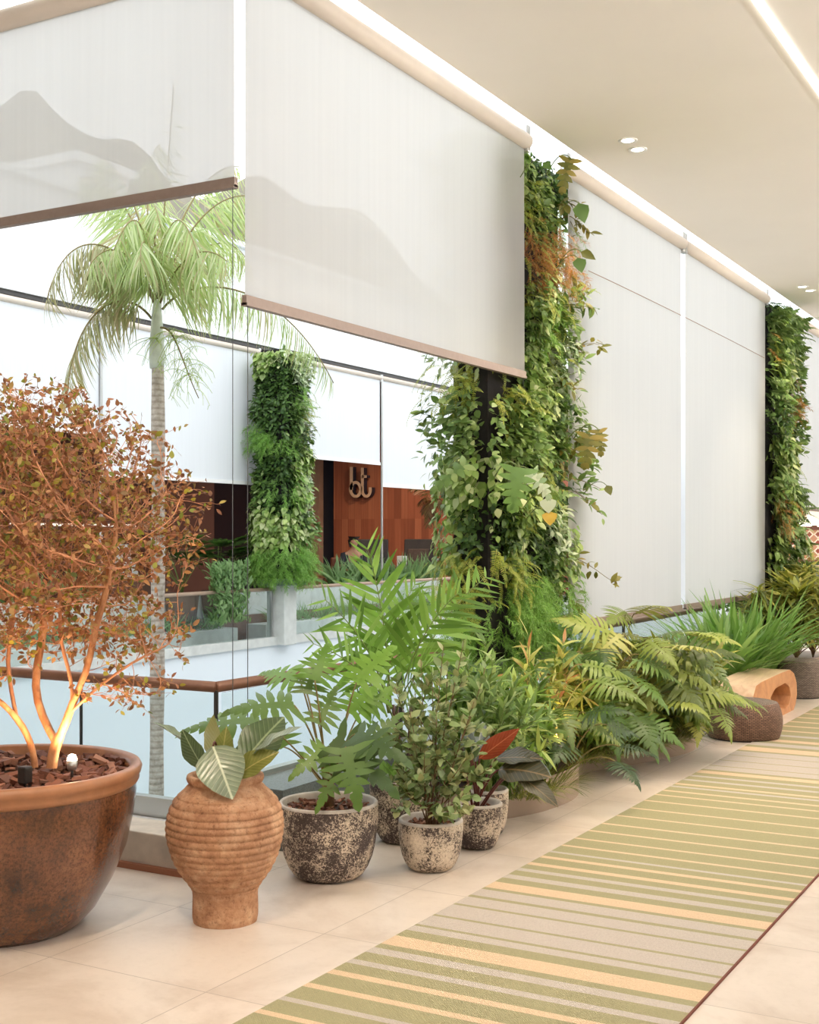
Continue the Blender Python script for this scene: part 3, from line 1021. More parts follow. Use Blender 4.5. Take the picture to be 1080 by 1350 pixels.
def plank_mat(name):
    t = NT(name)
    sp = t.n('ShaderNodeSeparateXYZ'); t.l(t.obj(), sp.inputs[0])
    mu = t.n('ShaderNodeMath', operation='MULTIPLY'); t.l(sp.outputs[0], mu.inputs[0]); mu.inputs[1].default_value = 5.2
    flr = t.n('ShaderNodeMath', operation='FLOOR'); t.l(mu.outputs[0], flr.inputs[0])
    mz = t.n('ShaderNodeMath', operation='GREATER_THAN'); t.l(sp.outputs[2], mz.inputs[0]); mz.inputs[1].default_value = 2.15
    ad = t.n('ShaderNodeMath', operation='MULTIPLY_ADD'); t.l(mz.outputs[0], ad.inputs[0]); ad.inputs[1].default_value = 17.3; t.l(flr.outputs[0], ad.inputs[2])
    wn = t.n('ShaderNodeTexWhiteNoise', noise_dimensions='1D'); t.l(ad.outputs[0], wn.inputs['W'])
    col = t.ramp(wn.outputs['Value'], [(0, srgb(146, 84, 60)), (0.5, srgb(170, 100, 72)), (1, srgb(186, 116, 84))])
    gr = t.noise(1.0, 5, 0.6, t.obj((16, 16, 0.9)))
    col = t.mix(col, t.ramp(gr, [(0.3, (0.82, 0.8, 0.8, 1)), (0.7, (1.1, 1.1, 1.1, 1))]), 1.0, 'MULTIPLY')
    fr = t.n('ShaderNodeMath', operation='FRACT'); t.l(mu.outputs[0], fr.inputs[0])
    j = t.ramp(fr.outputs[0], [(0.0, (0.45, 0.4, 0.4, 1)), (0.03, (1, 1, 1, 1)), (0.97, (1, 1, 1, 1)), (1.0, (0.45, 0.4, 0.4, 1))])
    col = t.mix(col, j, 1.0, 'MULTIPLY')
    return t.done(t.principled(col, 0.5))


m = MB(); m.box(xs_[3], xs_[4] + 1.0, YW, YW + 0.2, 0.4, ZC); struct(m.build('wall_gallery_wood', plank_mat('wood_planks')))
# shop sign letters, bolted off the planks
SGN = [plain('sign_face', (224, 190, 160), 0.5, var=0.02), plain('sign_return', (40, 38, 52), 0.5)]
YS = YW - 0.22


def sgn(px, py):
    return on_y(px, py, YS)


def ribbon(mb, pts, wpx):
    """stroke of constant width given in photo pixels, extruded towards the planks"""
    pts = np.asarray(pts, float)
    tg = unit(np.gradient(pts, axis=0)); nr = np.stack([-tg[:, 1], tg[:, 0]], 1)
    A = pts + nr * wpx / 2; B = pts - nr * wpx / 2
    n = len(pts); V = []
    for dy in (0.0, 0.16):
        for q in np.concatenate([A, B]):
            p = sgn(q[0], q[1]); V.append((p[0], p[1] + dy, p[2]))
    F, mt = [], []
    for i in range(n - 1):
        F += [(i, i + 1, n + i + 1, n + i), (2 * n + i, 3 * n + i, 3 * n + i + 1, 2 * n + i + 1), (i, 2 * n + i, 2 * n + i + 1, i + 1), (n + i, n + i + 1, 3 * n + i + 1, 3 * n + i)]
        mt += [0, 1, 1, 1]
    F += [(0, n, 3 * n, 2 * n), (n - 1, 3 * n - 1, 4 * n - 1, 2 * n - 1)]; mt += [1, 1]
    mb.add(V, F, np.array(mt))


g = thing('shop_sign', 'raised sign of pale letters bt on the brown plank wall', 'sign', sgn(474, 657))
mb = MB(); ribbon(mb, [(463.3, 615.5), (463.3, 630), (463.3, 646)], 4.0)
th = np.linspace(0, 2 * PI, 36)
ribbon(mb, np.stack([469.0 + 6.6 * np.cos(th), 645.2 + 9.2 * np.sin(th)], 1), 4.0)
mb.build('letter', SGN, g)
mb = MB()
th = np.linspace(PI, 0.02 * PI, 18)
ribbon(mb, np.concatenate([[(477.8, 616.5), (477.8, 630), (477.8, 643)], np.stack([483.0 + 5.2 * np.cos(th), 646.5 + 7.8 * np.sin(th)], 1), [(488.2, 642.5)]]), 3.8)
ribbon(mb, [(477.0, 628.2), (483.6, 628.2)], 3.6)
mb.build('letter', SGN, g)

# gallery blinds
def yo(px):
    return on_x(px, 600, XOB)[1]


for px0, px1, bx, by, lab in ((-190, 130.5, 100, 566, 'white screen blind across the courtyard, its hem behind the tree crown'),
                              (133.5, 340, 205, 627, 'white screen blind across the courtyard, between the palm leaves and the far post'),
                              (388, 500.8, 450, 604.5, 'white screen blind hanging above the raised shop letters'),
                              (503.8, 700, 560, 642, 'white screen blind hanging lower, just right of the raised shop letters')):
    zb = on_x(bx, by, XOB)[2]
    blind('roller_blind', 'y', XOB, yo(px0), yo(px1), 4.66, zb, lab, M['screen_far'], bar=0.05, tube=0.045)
for o in COL.objects:
    if o.name.startswith('bottom_bar') and o.parent is not None and o.parent.location.x < -10:
        o.data.materials[0] = M['white']
for px, lab, z0 in ((132, 'slender grey steel post across the courtyard, left of the palm trunk', 0.0), (502.3, 'slender steel post across the courtyard, between the two blinds by the shop letters', 0.0)):
    y_ = yo(px)
    m = MB(); m.tube([(XOB + 0.02, y_, z0), (XOB + 0.02, y_, ZC + 0.02)], 0.022, sides=10)
    tag(m.build('steel_post', M['metal']), lab, 'post')

# far balustrade, in two runs either side of the concrete post
pc = at(371.5, 800, 20.1)
Y_P = pc[1]
m = MB(); m.box(pc[0] - 0.17, pc[0] + 0.17, Y_P - 0.17, Y_P + 0.17, 0.0, at(370, 771, 20.1)[2])
bevel(tag(m.build('concrete_post', M['stone_post']), 'square pale concrete post under the plant column across the courtyard', 'post'), 0.01)
for (a, b, lab, nm) in ((4.0, Y_P - 0.2, 'far glass balustrade left of the concrete post', 0), (Y_P + 0.2, 29.0, 'far glass balustrade right of the concrete post', 1)):
    g = thing('glass_balustrade', lab, 'balustrade', (XO, (a + b) / 2, 0.1))
    MB().tube([(XO, a, 0.88), (XO, b, 0.88)], 0.028, sides=12).build('handrail', plain('far_rail_wood', (176, 150, 130), 0.4), g, True)
    k = 4
    ed = np.linspace(a, b, k + 1)
    for i in range(k):
        MB().box(XO - 0.006, XO + 0.006, ed[i] + 0.01, ed[i + 1] - 0.01, 0.13, 0.85).build('glass_panel', M['glass'], g)
    for e in ed:
        MB().box(XO - 0.02, XO + 0.02, e - 0.015, e + 0.015, 0.13, 0.86).build('post', M['metal'], g)
# pale planter troughs behind the far glass
TR = []
for i, (a, b, x0, z0, z1, lab) in enumerate(((9.5, Y_P - 0.4, -12.80, 0.42, 0.80, 'long pale raised trough of plants behind the far glass, left of the post'),
                                             (Y_P + 0.35, 23.9, -12.80, 0.42, 0.80, 'long pale raised trough of plants behind the far glass, right of the post'),
                                             (9.5, Y_P - 0.4, -12.25, 0.0, 0.27, 'low pale trough of grass behind the far glass, left of the post'),
                                             (Y_P + 0.35, 27.5, -12.25, 0.0, 0.27, 'low pale trough of grass behind the far glass, right of the post'))):
    m = MB()
    if z0 > 0:
        m.box(x0 - 0.42, x0, a, b, 0.4, z1)
    else:
        m.box(x0 - 0.4, x0, a, b, z0, z1)
    bevel(tag(m.build('planter_trough', M['stone_post']), lab, 'planter'), 0.01)

# added warm spots without fixtures, to brighten the gallery interior
for px, dd in ((250, 22), (470, 26), (580, 28)):
    p = at(px, 700, dd)
    spot((min(p[0], -13.2), p[1] - 0.6, ZC - 0.05), (p[0] - 1.6, p[1] + 1.2, 1.4), 300, 100, 0.8, (1, 0.75, 0.52))

# seats, table and a seated guest on the terrace
DK = plain('dark_weave', (44, 38, 38), 0.7, var=0.2, scale=40)
CU = plain('dark_cushion', (74, 60, 54), 0.9, var=0.3, scale=30)
TW = plain('table_wood', (170, 110, 66), 0.5)


def armchair(px, pyb, d, rz, label):
    p = at(px, pyb, d); c = np.array([p[0], p[1], 0.4])
    g = thing('armchair', label, 'chair', c)
    ca, sa = math.cos(rz), math.sin(rz)
    ax = np.array([ca, sa, 0]); ay = np.array([-sa, ca, 0]); az = UP

    def bx(name, x, y, z, hx, hy, hz, mat, tilt=0.0):
        yy = ay * math.cos(tilt) - az * math.sin(tilt); zz = az * math.cos(tilt) + ay * math.sin(tilt)
        mb = MB(); mb.obox(c + ax * x + ay * y + az * z, ax * hx, yy * hy, zz * hz)
        return bevel(mb.build(name, mat, g), min(hx, hy, hz) * 0.5)
    bx('seat', 0, 0, 0.42, 0.33, 0.32, 0.06, CU)
    bx('backrest', 0, 0.33, 0.84, 0.33, 0.05, 0.42, DK, 0.22)
    bx('cushion', 0, 0.26, 0.80, 0.24, 0.05, 0.24, CU, 0.22)
    for s in (-1, 1):
        bx('armrest', s * 0.36, 0.0, 0.66, 0.035, 0.34, 0.03, DK)
        for t in (-1, 1):
            bx('leg', s * 0.35, t * 0.28, 0.32, 0.02, 0.02, 0.32, DK)


armchair(490, 790, 26.0, 0.5, 'dark high-backed armchair on the terrace, nearer to the shop letters')
armchair(549, 790, 27.6, 0.35, 'dark high-backed armchair with cushions on the terrace beside the thin bare palm')
p = at(424, 780, 24.4); c = (p[0], p[1], 0.4)
g = thing('side_table', 'small wooden table on the terrace beside the seated person', 'table', c)
m = MB(); m.box(c[0] - 0.26, c[0] + 0.26, c[1] - 0.22, c[1] + 0.22, 0.92, 0.96); m.build('table_top', TW, g)
for a in (-1, 1):
    for b in (-1, 1):
        MB().box(c[0] + a * 0.23 - 0.02, c[0] + a * 0.23 + 0.02, c[1] + b * 0.19 - 0.02, c[1] + b * 0.19 + 0.02, 0.4, 0.92).build('leg', TW, g)
p = at(530, 770, 26.9)
g = thing('table_lamp', 'small white box lantern on the terrace between the two dark armchairs', 'lamp', (p[0], p[1], 0.4))
m = MB(); m.box(p[0] - 0.09, p[0] + 0.09, p[1] - 0.09, p[1] + 0.09, 0.4, 1.0); m.build('stand', DK, g)
m = MB(); m.box(p[0] - 0.08, p[0] + 0.08, p[1] - 0.08, p[1] + 0.08, 1.0, 1.3); bevel(m.build('lamp_shade', M['white'], g), 0.01)

# seated person: one continuous skinned body
pp = at(462, 785, 25.2); bc = np.array([pp[0], pp[1], 0.4])
fw = unit(np.array([0.75, -0.66, 0])); sd = np.array([-fw[1], fw[0], 0])


def bp(f, s, z):
    return tuple(bc + fw * f + sd * s + UP * z)


def skin(name, joints, edges, radii, mat, parent=None, sub=2):
    me = bpy.data.meshes.new(name); me.from_pydata([tuple(j) for j in joints], edges, [])
    o = bpy.data.objects.new(name, me); COL.objects.link(o); me.materials.append(mat)
    o.modifiers.new('skin', 'SKIN')
    for i, r in enumerate(radii):
        sv = me.skin_vertices[0].data[i]; sv.radius = (r if isinstance(r, tuple) else (r, r))
        sv.use_root = (i == 0)
    o.modifiers.new('smooth', 'SUBSURF').levels = sub; o.modifiers['smooth'].render_levels = sub
    for q in o.modifiers:
        if q.type == 'SKIN':
            q.use_smooth_shade = True
    if parent is not None:
        o.parent = parent; o.matrix_parent_inverse = Matrix.Translation(-Vector(parent.location))
    return o


g = thing('person', 'seated person in dark clothes leaning forward on the terrace by the wooden table', 'person', bc)
SK = plain('skin', (188, 140, 112), 0.6); HR = plain('dark_hair', (40, 30, 26), 0.7); CL = plain('charcoal_cloth', (46, 46, 54), 0.9); TRS = plain('dark_trousers', (34, 36, 46), 0.9)
J = [bp(0, 0, 0.5), bp(0.03, 0, 0.64), bp(0.1, 0, 0.82), bp(0.17, 0, 0.96), bp(0.22, 0, 1.06), bp(0.25, 0, 1.12),
     bp(0.27, 0, 1.18), bp(0.285, 0, 1.26),
     bp(0.15, 0.19, 0.94), bp(0.24, 0.24, 0.72), bp(0.46, 0.16, 0.62), bp(0.54, 0.12, 0.6),
     bp(0.15, -0.19, 0.94), bp(0.24, -0.24, 0.72), bp(0.46, -0.16, 0.62), bp(0.54, -0.12, 0.6),
     bp(0.05, 0.1, 0.47), bp(0.44, 0.13, 0.5), bp(0.42, 0.13, 0.09), bp(0.54, 0.14, 0.05),
     bp(0.05, -0.1, 0.47), bp(0.44, -0.13, 0.5), bp(0.42, -0.13, 0.09), bp(0.54, -0.14, 0.05)]
E = [(0, 1), (1, 2), (2, 3), (3, 4), (4, 5), (5, 6), (6, 7), (3, 8), (8, 9), (9, 10), (10, 11), (3, 12), (12, 13), (13, 14), (14, 15), (0, 16), (16, 17), (17, 18), (18, 19), (0, 20), (20, 21), (21, 22), (22, 23)]
Rr = [(.15, .13), (.14, .11), (.15, .11), (.13, .09), .055, .05, .085, .08, .06, .05, .04, .035, .06, .05, .04, .035, .085, .065, .045, .04, .085, .065, .045, .04]
skin('body', J, E, Rr, SK, g)
skin('shirt', [J[0], J[1], J[2], J[3], bp(0.2, 0, 1.02), J[8], J[9], J[12], J[13]], [(0, 1), (1, 2), (2, 3), (3, 4), (3, 5), (5, 6), (3, 7), (7, 8)], [(.165, .145), (.155, .125), (.165, .125), (.145, .105), .065, .075, .062, .075, .062], CL, g)
skin('trousers', [J[0], J[16], J[17], J[18], J[20], J[21], J[22]], [(0, 1), (1, 2), (2, 3), (0, 4), (4, 5), (5, 6)], [(.165, .145), .1, .08, .06, .1, .08, .06], TRS, g)
skin('hair', [bp(0.25, 0, 1.22), bp(0.25, 0, 1.30), bp(0.22, 0, 1.2)], [(0, 1), (0, 2)], [.09, .085, .07], HR, g)
for s in (-1, 1):
    for k in range(5):
        q = bp(0.55 + 0.012 * k, s * (0.10 - 0.018 * (k - 2)), 0.60)
        q2 = bp(0.62 + 0.01 * (2 - abs(k - 2)), s * (0.09 - 0.02 * (k - 2)), 0.58)
        MB().tube([q, q2], 0.009, 0.007, sides=6).build('finger', SK, g, True)
g = thing('armchair', 'low brown armchair under the seated person', 'chair', (bc[0], bc[1], 0.4))
BR = plain('brown_leather', (120, 70, 46), 0.5, var=0.1)
m = MB(); m.obox(bc + UP * 0.2 - fw * 0.03, fw * 0.3, sd * 0.3, UP * 0.13); bevel(m.build('seat', BR, g), 0.04)
m = MB(); m.obox(bc + UP * 0.55 - fw * 0.36, fw * 0.06, sd * 0.3, UP * 0.34); bevel(m.build('backrest', BR, g), 0.03)
for a in (-1, 1):
    for b in (-1, 1):
        q = bc + fw * (0.24 * a) + sd * (0.26 * b)
        MB().tube([q + UP * 0.0, q + UP * 0.08], 0.02, sides=8).build('leg', DK, g)
# menu board and low table at the far left
p = at(163, 760, 20.5)
g = thing('menu_board', 'white tilted menu board on the terrace left of the palm trunk', 'sign', (p[0], p[1], 0.4))
m = MB(); m.obox((p[0], p[1], 1.3), R * 0.17, (D * 0.02), (UP * 0.28 - R * 0.1)); m.build('board', M['white'], g)
m = MB(); m.tube([(p[0], p[1] + 0.03, 0.4), (p[0], p[1] + 0.03, 1.1)], 0.02, sides=8); m.build('stand', DK, g)
p = at(175, 770, 20.8)
m = MB(); m.box(p[0] - 0.5, p[0] + 0.5, p[1] - 0.35, p[1] + 0.35, 0.4, 0.98)
bevel(tag(m.build('serving_counter', plain('counter_brown', (120, 84, 66), 0.6, var=0.1)), 'low brown wooden counter beside the white menu board', 'counter'), 0.02)
# light strip high on the left terrace wall
a, b = on_x(-60, 690, XW + 0.1), on_x(240, 690, XW + 0.1)
m = MB(); m.box(XW + 0.02, XW + 0.1, a[1], b[1], 1.92, 1.97)
tag(m.build('linear_light', emit('strip_glow', (1.0, 0.9, 0.75), 1.1)), 'thin pale light strip along the dark terrace wall across the courtyard', 'light')

m = MB(); m.box(-24, -7.4, 31.5, 32, -4.5, 6.3); struct(m.build('wall_courtyard_end', M['white_wall']))
# ================================================================== counter at the far end, seen under the last blind
YE = 29.0
m = MB(); m.box(-7.3, XB - 0.1, 27.5, 31, -0.4, 0.0); struct(m.build('floor_bar', M['stone_post']))
m = MB(); m.box(-7.3, -3.9, YE, YE + 0.2, 0.0, 1.12); struct(m.build('wall_bar', plain('teal_wall', (74, 108, 96), 0.6, var=0.08)))


def tile_mat(name):
    t = NT(name)
    mp = t.obj((5.4, 5.4, 5.4))
    fr = t.n('ShaderNodeVectorMath', operation='FRACTION'); t.l(mp, fr.inputs[0])
    sb = t.n('ShaderNodeVectorMath', operation='SUBTRACT'); t.l(fr.outputs[0], sb.inputs[0]); sb.inputs[1].default_value = (0.5, 0.5, 0.5)
    ab = t.n('ShaderNodeVectorMath', operation='ABSOLUTE'); t.l(sb.outputs[0], ab.inputs[0])
    s = t.n('ShaderNodeSeparateXYZ'); t.l(ab.outputs[0], s.inputs[0])
    ad = t.n('ShaderNodeMath', operation='ADD'); t.l(s.outputs[0], ad.inputs[0]); t.l(s.outputs[2], ad.inputs[1])
    col = t.ramp(ad.outputs[0], [(0, srgb(140, 60, 40)), (0.3, srgb(156, 78, 52)), (0.34, srgb(236, 222, 200)), (0.5, srgb(236, 222, 200)), (0.56, srgb(196, 140, 104))])
    return t.done(t.principled(col, 0.4))


m = MB(); m.box(-7.3, -3.9, YE - 0.02, YE + 0.2, 1.20, 1.86); struct(m.build('wall_bar_tiles', tile_mat('patterned_tiles')))
m = MB(); m.box(-7.3, -3.9, YE - 0.25, YE + 0.2, 1.12, 1.20); m.box(-7.3, -3.9, YE - 0.06, YE + 0.2, 1.86, 1.96); struct(m.build('trim_6', plain('dark_wood_shelf', (112, 62, 46), 0.5)))
m = MB(); m.box(-7.3, -3.9, YE - 0.4, YE + 0.4, 1.96, 4.7); struct(m.build('wall_bar_soffit', plain('soffit_paint', (206, 196, 186), 0.8)))
for a, b, lab in ((1040, 1071, 'bright tube light on the soffit above the patterned tiles'), (1078, 1100, 'bright tube light on the soffit, cut by the right edge of view')):
    q0, q1 = on_y(a, 692, YE - 0.42), on_y(b, 692, YE - 0.42)
    m = MB(); m.box(q0[0], q1[0], YE - 0.45, YE - 0.40, q0[2] - 0.03, q0[2] + 0.03)
    tag(m.build('tube_light', M['lamp']), lab, 'light')
p = on_y(1077, 756, YE - 0.3)
g = thing('menu_board', 'framed board standing by the teal wall under the patterned tiles', 'board', (p[0], YE - 0.3, 0))
m = MB(); m.tube([(p[0] - 0.12, YE - 0.3, 0), (p[0] - 0.10, YE - 0.3, 0.6)], 0.015); m.tube([(p[0] + 0.12, YE - 0.3, 0), (p[0] + 0.08, YE - 0.3, 0.6)], 0.015); m.build('stand', DK, g)
m = MB(); m.obox((p[0], YE - 0.3, 0.82), np.array([0.16, 0, 0.0]), np.array([0, 0.02, 0]), np.array([0.06, 0, 0.26]))
m.obox((p[0], YE - 0.33, 0.82), np.array([0.12, 0, 0.0]), np.array([0, 0.01, 0]), np.array([0.045, 0, 0.2]), 1)
m.build('board', [plain('board_frame', (216, 190, 160), 0.5), plain('board_face', (110, 120, 112), 0.6, var=0.4, scale=30)], g)
spot((-6.5, YE - 2.0, 4.2), (-6.5, YE, 1.3), 260, 90, 0.6, (1, 0.75, 0.5))
# ================================================================== foliage materials
M['pothos'] = leaf_mat('pothos_leaf', [(124, 154, 72), (148, 176, 94), (176, 194, 118), (104, 136, 62), (202, 210, 156)])
M['darkleaf'] = leaf_mat('dark_small_leaf', [(56, 84, 40), (74, 104, 50), (96, 126, 62), (66, 92, 46)])
M['midleaf'] = leaf_mat('mid_green_leaf', [(106, 136, 72), (130, 158, 88), (90, 120, 62), (156, 176, 112)])
M['fernyellow'] = leaf_mat('yellow_green_fern', [(168, 176, 72), (150, 164, 66), (188, 186, 92), (130, 148, 60)], 0.4)
M['fernbright'] = leaf_mat('bright_green_fern', [(120, 166, 70), (138, 184, 84), (104, 150, 62), (160, 196, 104)], 0.4)
M['fernrust'] = leaf_mat('rust_fern', [(170, 120, 60), (184, 140, 78), (156, 140, 66), (196, 112, 70)], 0.35)
M['pale'] = leaf_mat('pale_variegated_leaf', [(196, 206, 176), (168, 188, 146), (214, 220, 198), (140, 168, 120)])
M['olive'] = leaf_mat('olive_leaf', [(120, 120, 52), (140, 132, 64), (98, 104, 46), (160, 142, 70)])
M['monstera'] = vein_leaf_mat('monstera_leaf', (120, 156, 84), (190, 206, 150))
M['monstera_green'] = leaf_mat('monstera_lobes', [(132, 168, 96), (118, 154, 84), (150, 184, 116)], 0.3, 0.3, whole=True)
M['yellowleaf'] = leaf_mat('yellowing_leaf', [(222, 186, 72), (214, 172, 60), (230, 200, 110)])
M['felt'] = plain('black_felt', (34, 30, 30), 0.95, var=0.3, scale=30)
M['stem_green'] = plain('green_stem', (110, 126, 62), 0.5, var=0.2, scale=20)
M['stem_brown'] = plain('woody_stem', (110, 80, 54), 0.8, var=0.25, scale=30)
M['stem_olive'] = plain('olive_stem', (126, 112, 62), 0.5, var=0.2, scale=20)
M['stem_red'] = plain('maroon_stem', (92, 44, 36), 0.45, var=0.2, scale=20)


def living_column(loc, label, xf, xb, y0, y1, z0, z1, dens, leaf, thick, seeds, group=None, keep=None, faces=('+x', '-y', '+y'), weights=None, gap=0.0, fernbase=True, core_inset=0.0, back=False, tones=None):
    g = thing('plant_column', label, 'plant column', loc, group)
    mb = MB(); mb.box(xb, xf, y0, y1, z0 - 0.03, z1 + 0.02)
    mb.build('felt_core', M['felt'], g)
    m2 = MB(); m2.box(xb - 0.04, xf + 0.05, y0 - 0.05, y1 + 0.05, z0 - 0.14, z0 - 0.03); bevel(m2.build('drip_tray', M['granite'], g), 0.01)
    fdef = {'+x': (np.array([1.0, 0, 0]), y1 - y0), '-y': (np.array([0, -1.0, 0]), xf - xb), '+y': (np.array([0, 1.0, 0]), xf - xb), '-x': (np.array([-1.0, 0, 0]), y1 - y0)}
    P, N = [], []
    for f in faces:
        nrm, wd = fdef[f]
        n = int(dens * wd * (z1 - z0))
        u = rng.random(n); z = z0 + (z1 - z0) * rng.random(n)
        if f == '+x':
            p = np.stack([np.full(n, xf), y0 + u * wd, z], 1)
            ok = (p[:, 1] - y0) > gap
        elif f == '-x':
            p = np.stack([np.full(n, xb), y0 + u * wd, z], 1); ok = np.ones(n, bool)
        else:
            p = np.stack([xb + u * wd, np.full(n, y0 if f == '-y' else y1), z], 1)
            ok = (xf - p[:, 0]) > gap * 0.5 if f == '-y' else np.ones(n, bool)
        P.append(p[ok]); N.append(np.repeat(nrm[None], ok.sum(), 0))
    if gap == 0.0 or True:
        for ex, ey, sx_, sy_ in ((xf, y0, 1, -1), (xf, y1, 1, 1), (xb, y0, -1, -1)):
            n = int(dens * (0.035 if gap > 0 and ey == y0 and ex == xf else 0.10) * (z1 - z0))
            P.append(np.stack([np.full(n, ex), np.full(n, ey), z0 + (z1 - z0) * rng.random(n)], 1)); N.append(np.repeat(unit(np.array([[sx_, sy_, 0.0]])), n, 0))
    P = np.concatenate(P); N = np.concatenate(N)
    sp = np.stack([rng.uniform(xb, xf, seeds), rng.uniform(y0, y1, seeds), rng.uniform(z0, z1, seeds)], 1)
    sp[rng.random(seeds) < 0.75, 0] = xf
    nsp = 8
    w_ = np.array(weights if weights is not None else [0.24, 0.2, 0.16, 0.1, 0.04, 0.04, 0.1, 0.12])
    kind = rng.choice(nsp, seeds, p=w_ / w_.sum())
    if gap > 0:        # the tall near column: a ragged yellow and rust band high up
        hi = (sp[:, 2] > 3.55) & (sp[:, 2] < 4.15); kind[hi] = np.where(rng.random(hi.sum()) < 0.55, 3, 5)
        lo = (sp[:, 2] > 2.55) & (sp[:, 2] < 2.95); kind[lo] = np.where(rng.random(lo.sum()) < 0.5, 3, kind[lo])
    if fernbase:
        kind[sp[:, 2] < z0 + 0.12 * (z1 - z0)] = 4
    bulge = rng.uniform(0.35, 1.25, seeds)
    sc = np.array([1.0, 1.0, 0.75])
    dd = ((P[:, None, :] - sp[None]) * sc + rng.normal(0, 0.05, (len(P), 1, 3))) ** 2
    idx = dd.sum(2).argmin(1)
    kd = kind[idx]; bl = bulge[idx]
    prof = 0.75 + 0.5 * (1 - (P[:, 2] - z0) / (z1 - z0))
    off = thick * bl * prof * rng.random(len(P)) ** 0.7
    B = P + N * off[:, None]
    rd = rand_dirs(len(P))
    spec = [('pothos_leaves', M['pothos'], HEART, 1.0, 0.5, 0.75), ('small_dark_leaves', M['darkleaf'], SMALL, 0.85, 0.5, 0.2), ('glossy_leaves', M['midleaf'], OVATE, 1.0, 0.7, 0.2),
            ('yellow_green_fern', M['fernyellow'], FERN, 2.3, 0.8, 0.3), ('bright_fern', M['fernbright'], PLUME, 2.4, 0.7, 0.55), ('rust_fern', M['fernrust'], PLUME, 2.2, 0.8, 0.4),
            ('variegated_leaves', M['pale'], SMALL, 1.0, 0.6, 0.3), ('lobed_leaves', M['midleaf'], SELLOUM, 2.2, 0.8, 0.2)]
    for k, (nm, mt, T, s, out, down) in enumerate(spec):
        sel = np.where(kd == k)[0]
        if k in (3, 4, 5, 7):
            sel = sel[rng.random(len(sel)) < (0.3 if k != 4 else 0.45)]
        if not len(sel):
            continue
        mb = MB()
        for ti, t in enumerate(T):
            q = sel[ti::len(T)]
            y = N[q] * out + np.array([0, 0, -down]) + rd[q] * 0.6
            z = N[q] * 0.8 + np.array([0, 0, 0.8]) + rand_dirs(len(q)) * 0.35
            mb.inst(t, B[q], y, z, leaf * s * rng.uniform(0.65, 1.3, len(q)), keep=keep)
        if mb.nv:
            mb.build(nm, mt, g, True)
    return g


def big_leaf(g, T, base, tip, normal, mat, w=1.0, name='leaf', petiole=None, pm=None, pr=0.005):
    base, tip = np.asarray(base, float), np.asarray(tip, float)
    mb = MB(); mb.inst(T, base, (tip - base)[None], np.asarray(normal, float)[None], np.linalg.norm(tip - base), wscale=w)
    o = mb.build(name, mat, g, True)
    if petiole is not None:
        m2 = MB(); m2.tube(petiole, pr, pr * 0.7, sides=6)
        m2.build('stalk', pm or M['stem_green'], o, True)
    return o


VIEW = -D      # towards the camera, used only to choose which side of the plant a leaf grows on
# nearest column
yc0, yc1 = 8.22, 9.50


def keep_near(out):
    hid = (out[:, :, 0].max(1) > XB - 0.03) & (out[:, :, 1].min(1) < yA1 + 0.05) & (out[:, :, 2].max(1) > zA - 0.12)
    tuck = (out[:, :, 0].min(1) < XB + 0.02) & (out[:, :, 0].max(1) > XB - 0.02) & (out[:, :, 1].max(1) > yB0 - 0.04)
    return ~(hid | tuck)


pc_ = np.array([-4.2, 8.86, 0.0])
col1 = living_column((-4.2, 8.86, 0.82), 'tall plant column of ferns and trailing leaves just behind the potted palm', -4.02, -4.30, yc0, yc1, 0.82, 4.60, 2300, 0.072, 0.23, 110, keep=keep_near, gap=0.012,
                     weights=[0.24, 0.2, 0.18, 0.08, 0.05, 0.03, 0.11, 0.11])
# extra growth standing out in front of the right-hand edge, past the second blind
for k in range(20):
    mbs = MB()
    z = rng.uniform(1.0, 4.3); y = rng.uniform(yc1 - 0.35, yc1 - 0.05)
    p0 = np.array([-3.95, y, z]); L = rng.uniform(0.16, 0.36)
    end = p0 + np.array([L, rng.uniform(-0.05, 0.25), rng.uniform(-0.2, 0.12)])
    pts = bez(p0, p0 + [L * .4, 0.0, 0.08], end + [-.1, 0, 0.05], end, 7)
    mbs.tube(pts, 0.004, 0.002, sides=4, mat=0)
    n = 18
    ii = rng.integers(1, 7, n)
    q = pts[ii] + rng.normal(0, 0.015, (n, 3))
    y_ = np.array([0.5, 0.4, -0.2]) + rand_dirs(n) * 0.8
    mbs.inst(OVATE[k % 3], q, y_, np.array([0.4, -0.3, 0.9]) + rand_dirs(n) * 0.4, rng.uniform(0.06, 0.11, n), mat=1, wscale=0.8, keep=keep_near)
    mbs.build('trailing_shoot', [M['stem_olive'], M['olive'] if k % 3 else M['midleaf']], col1, True)
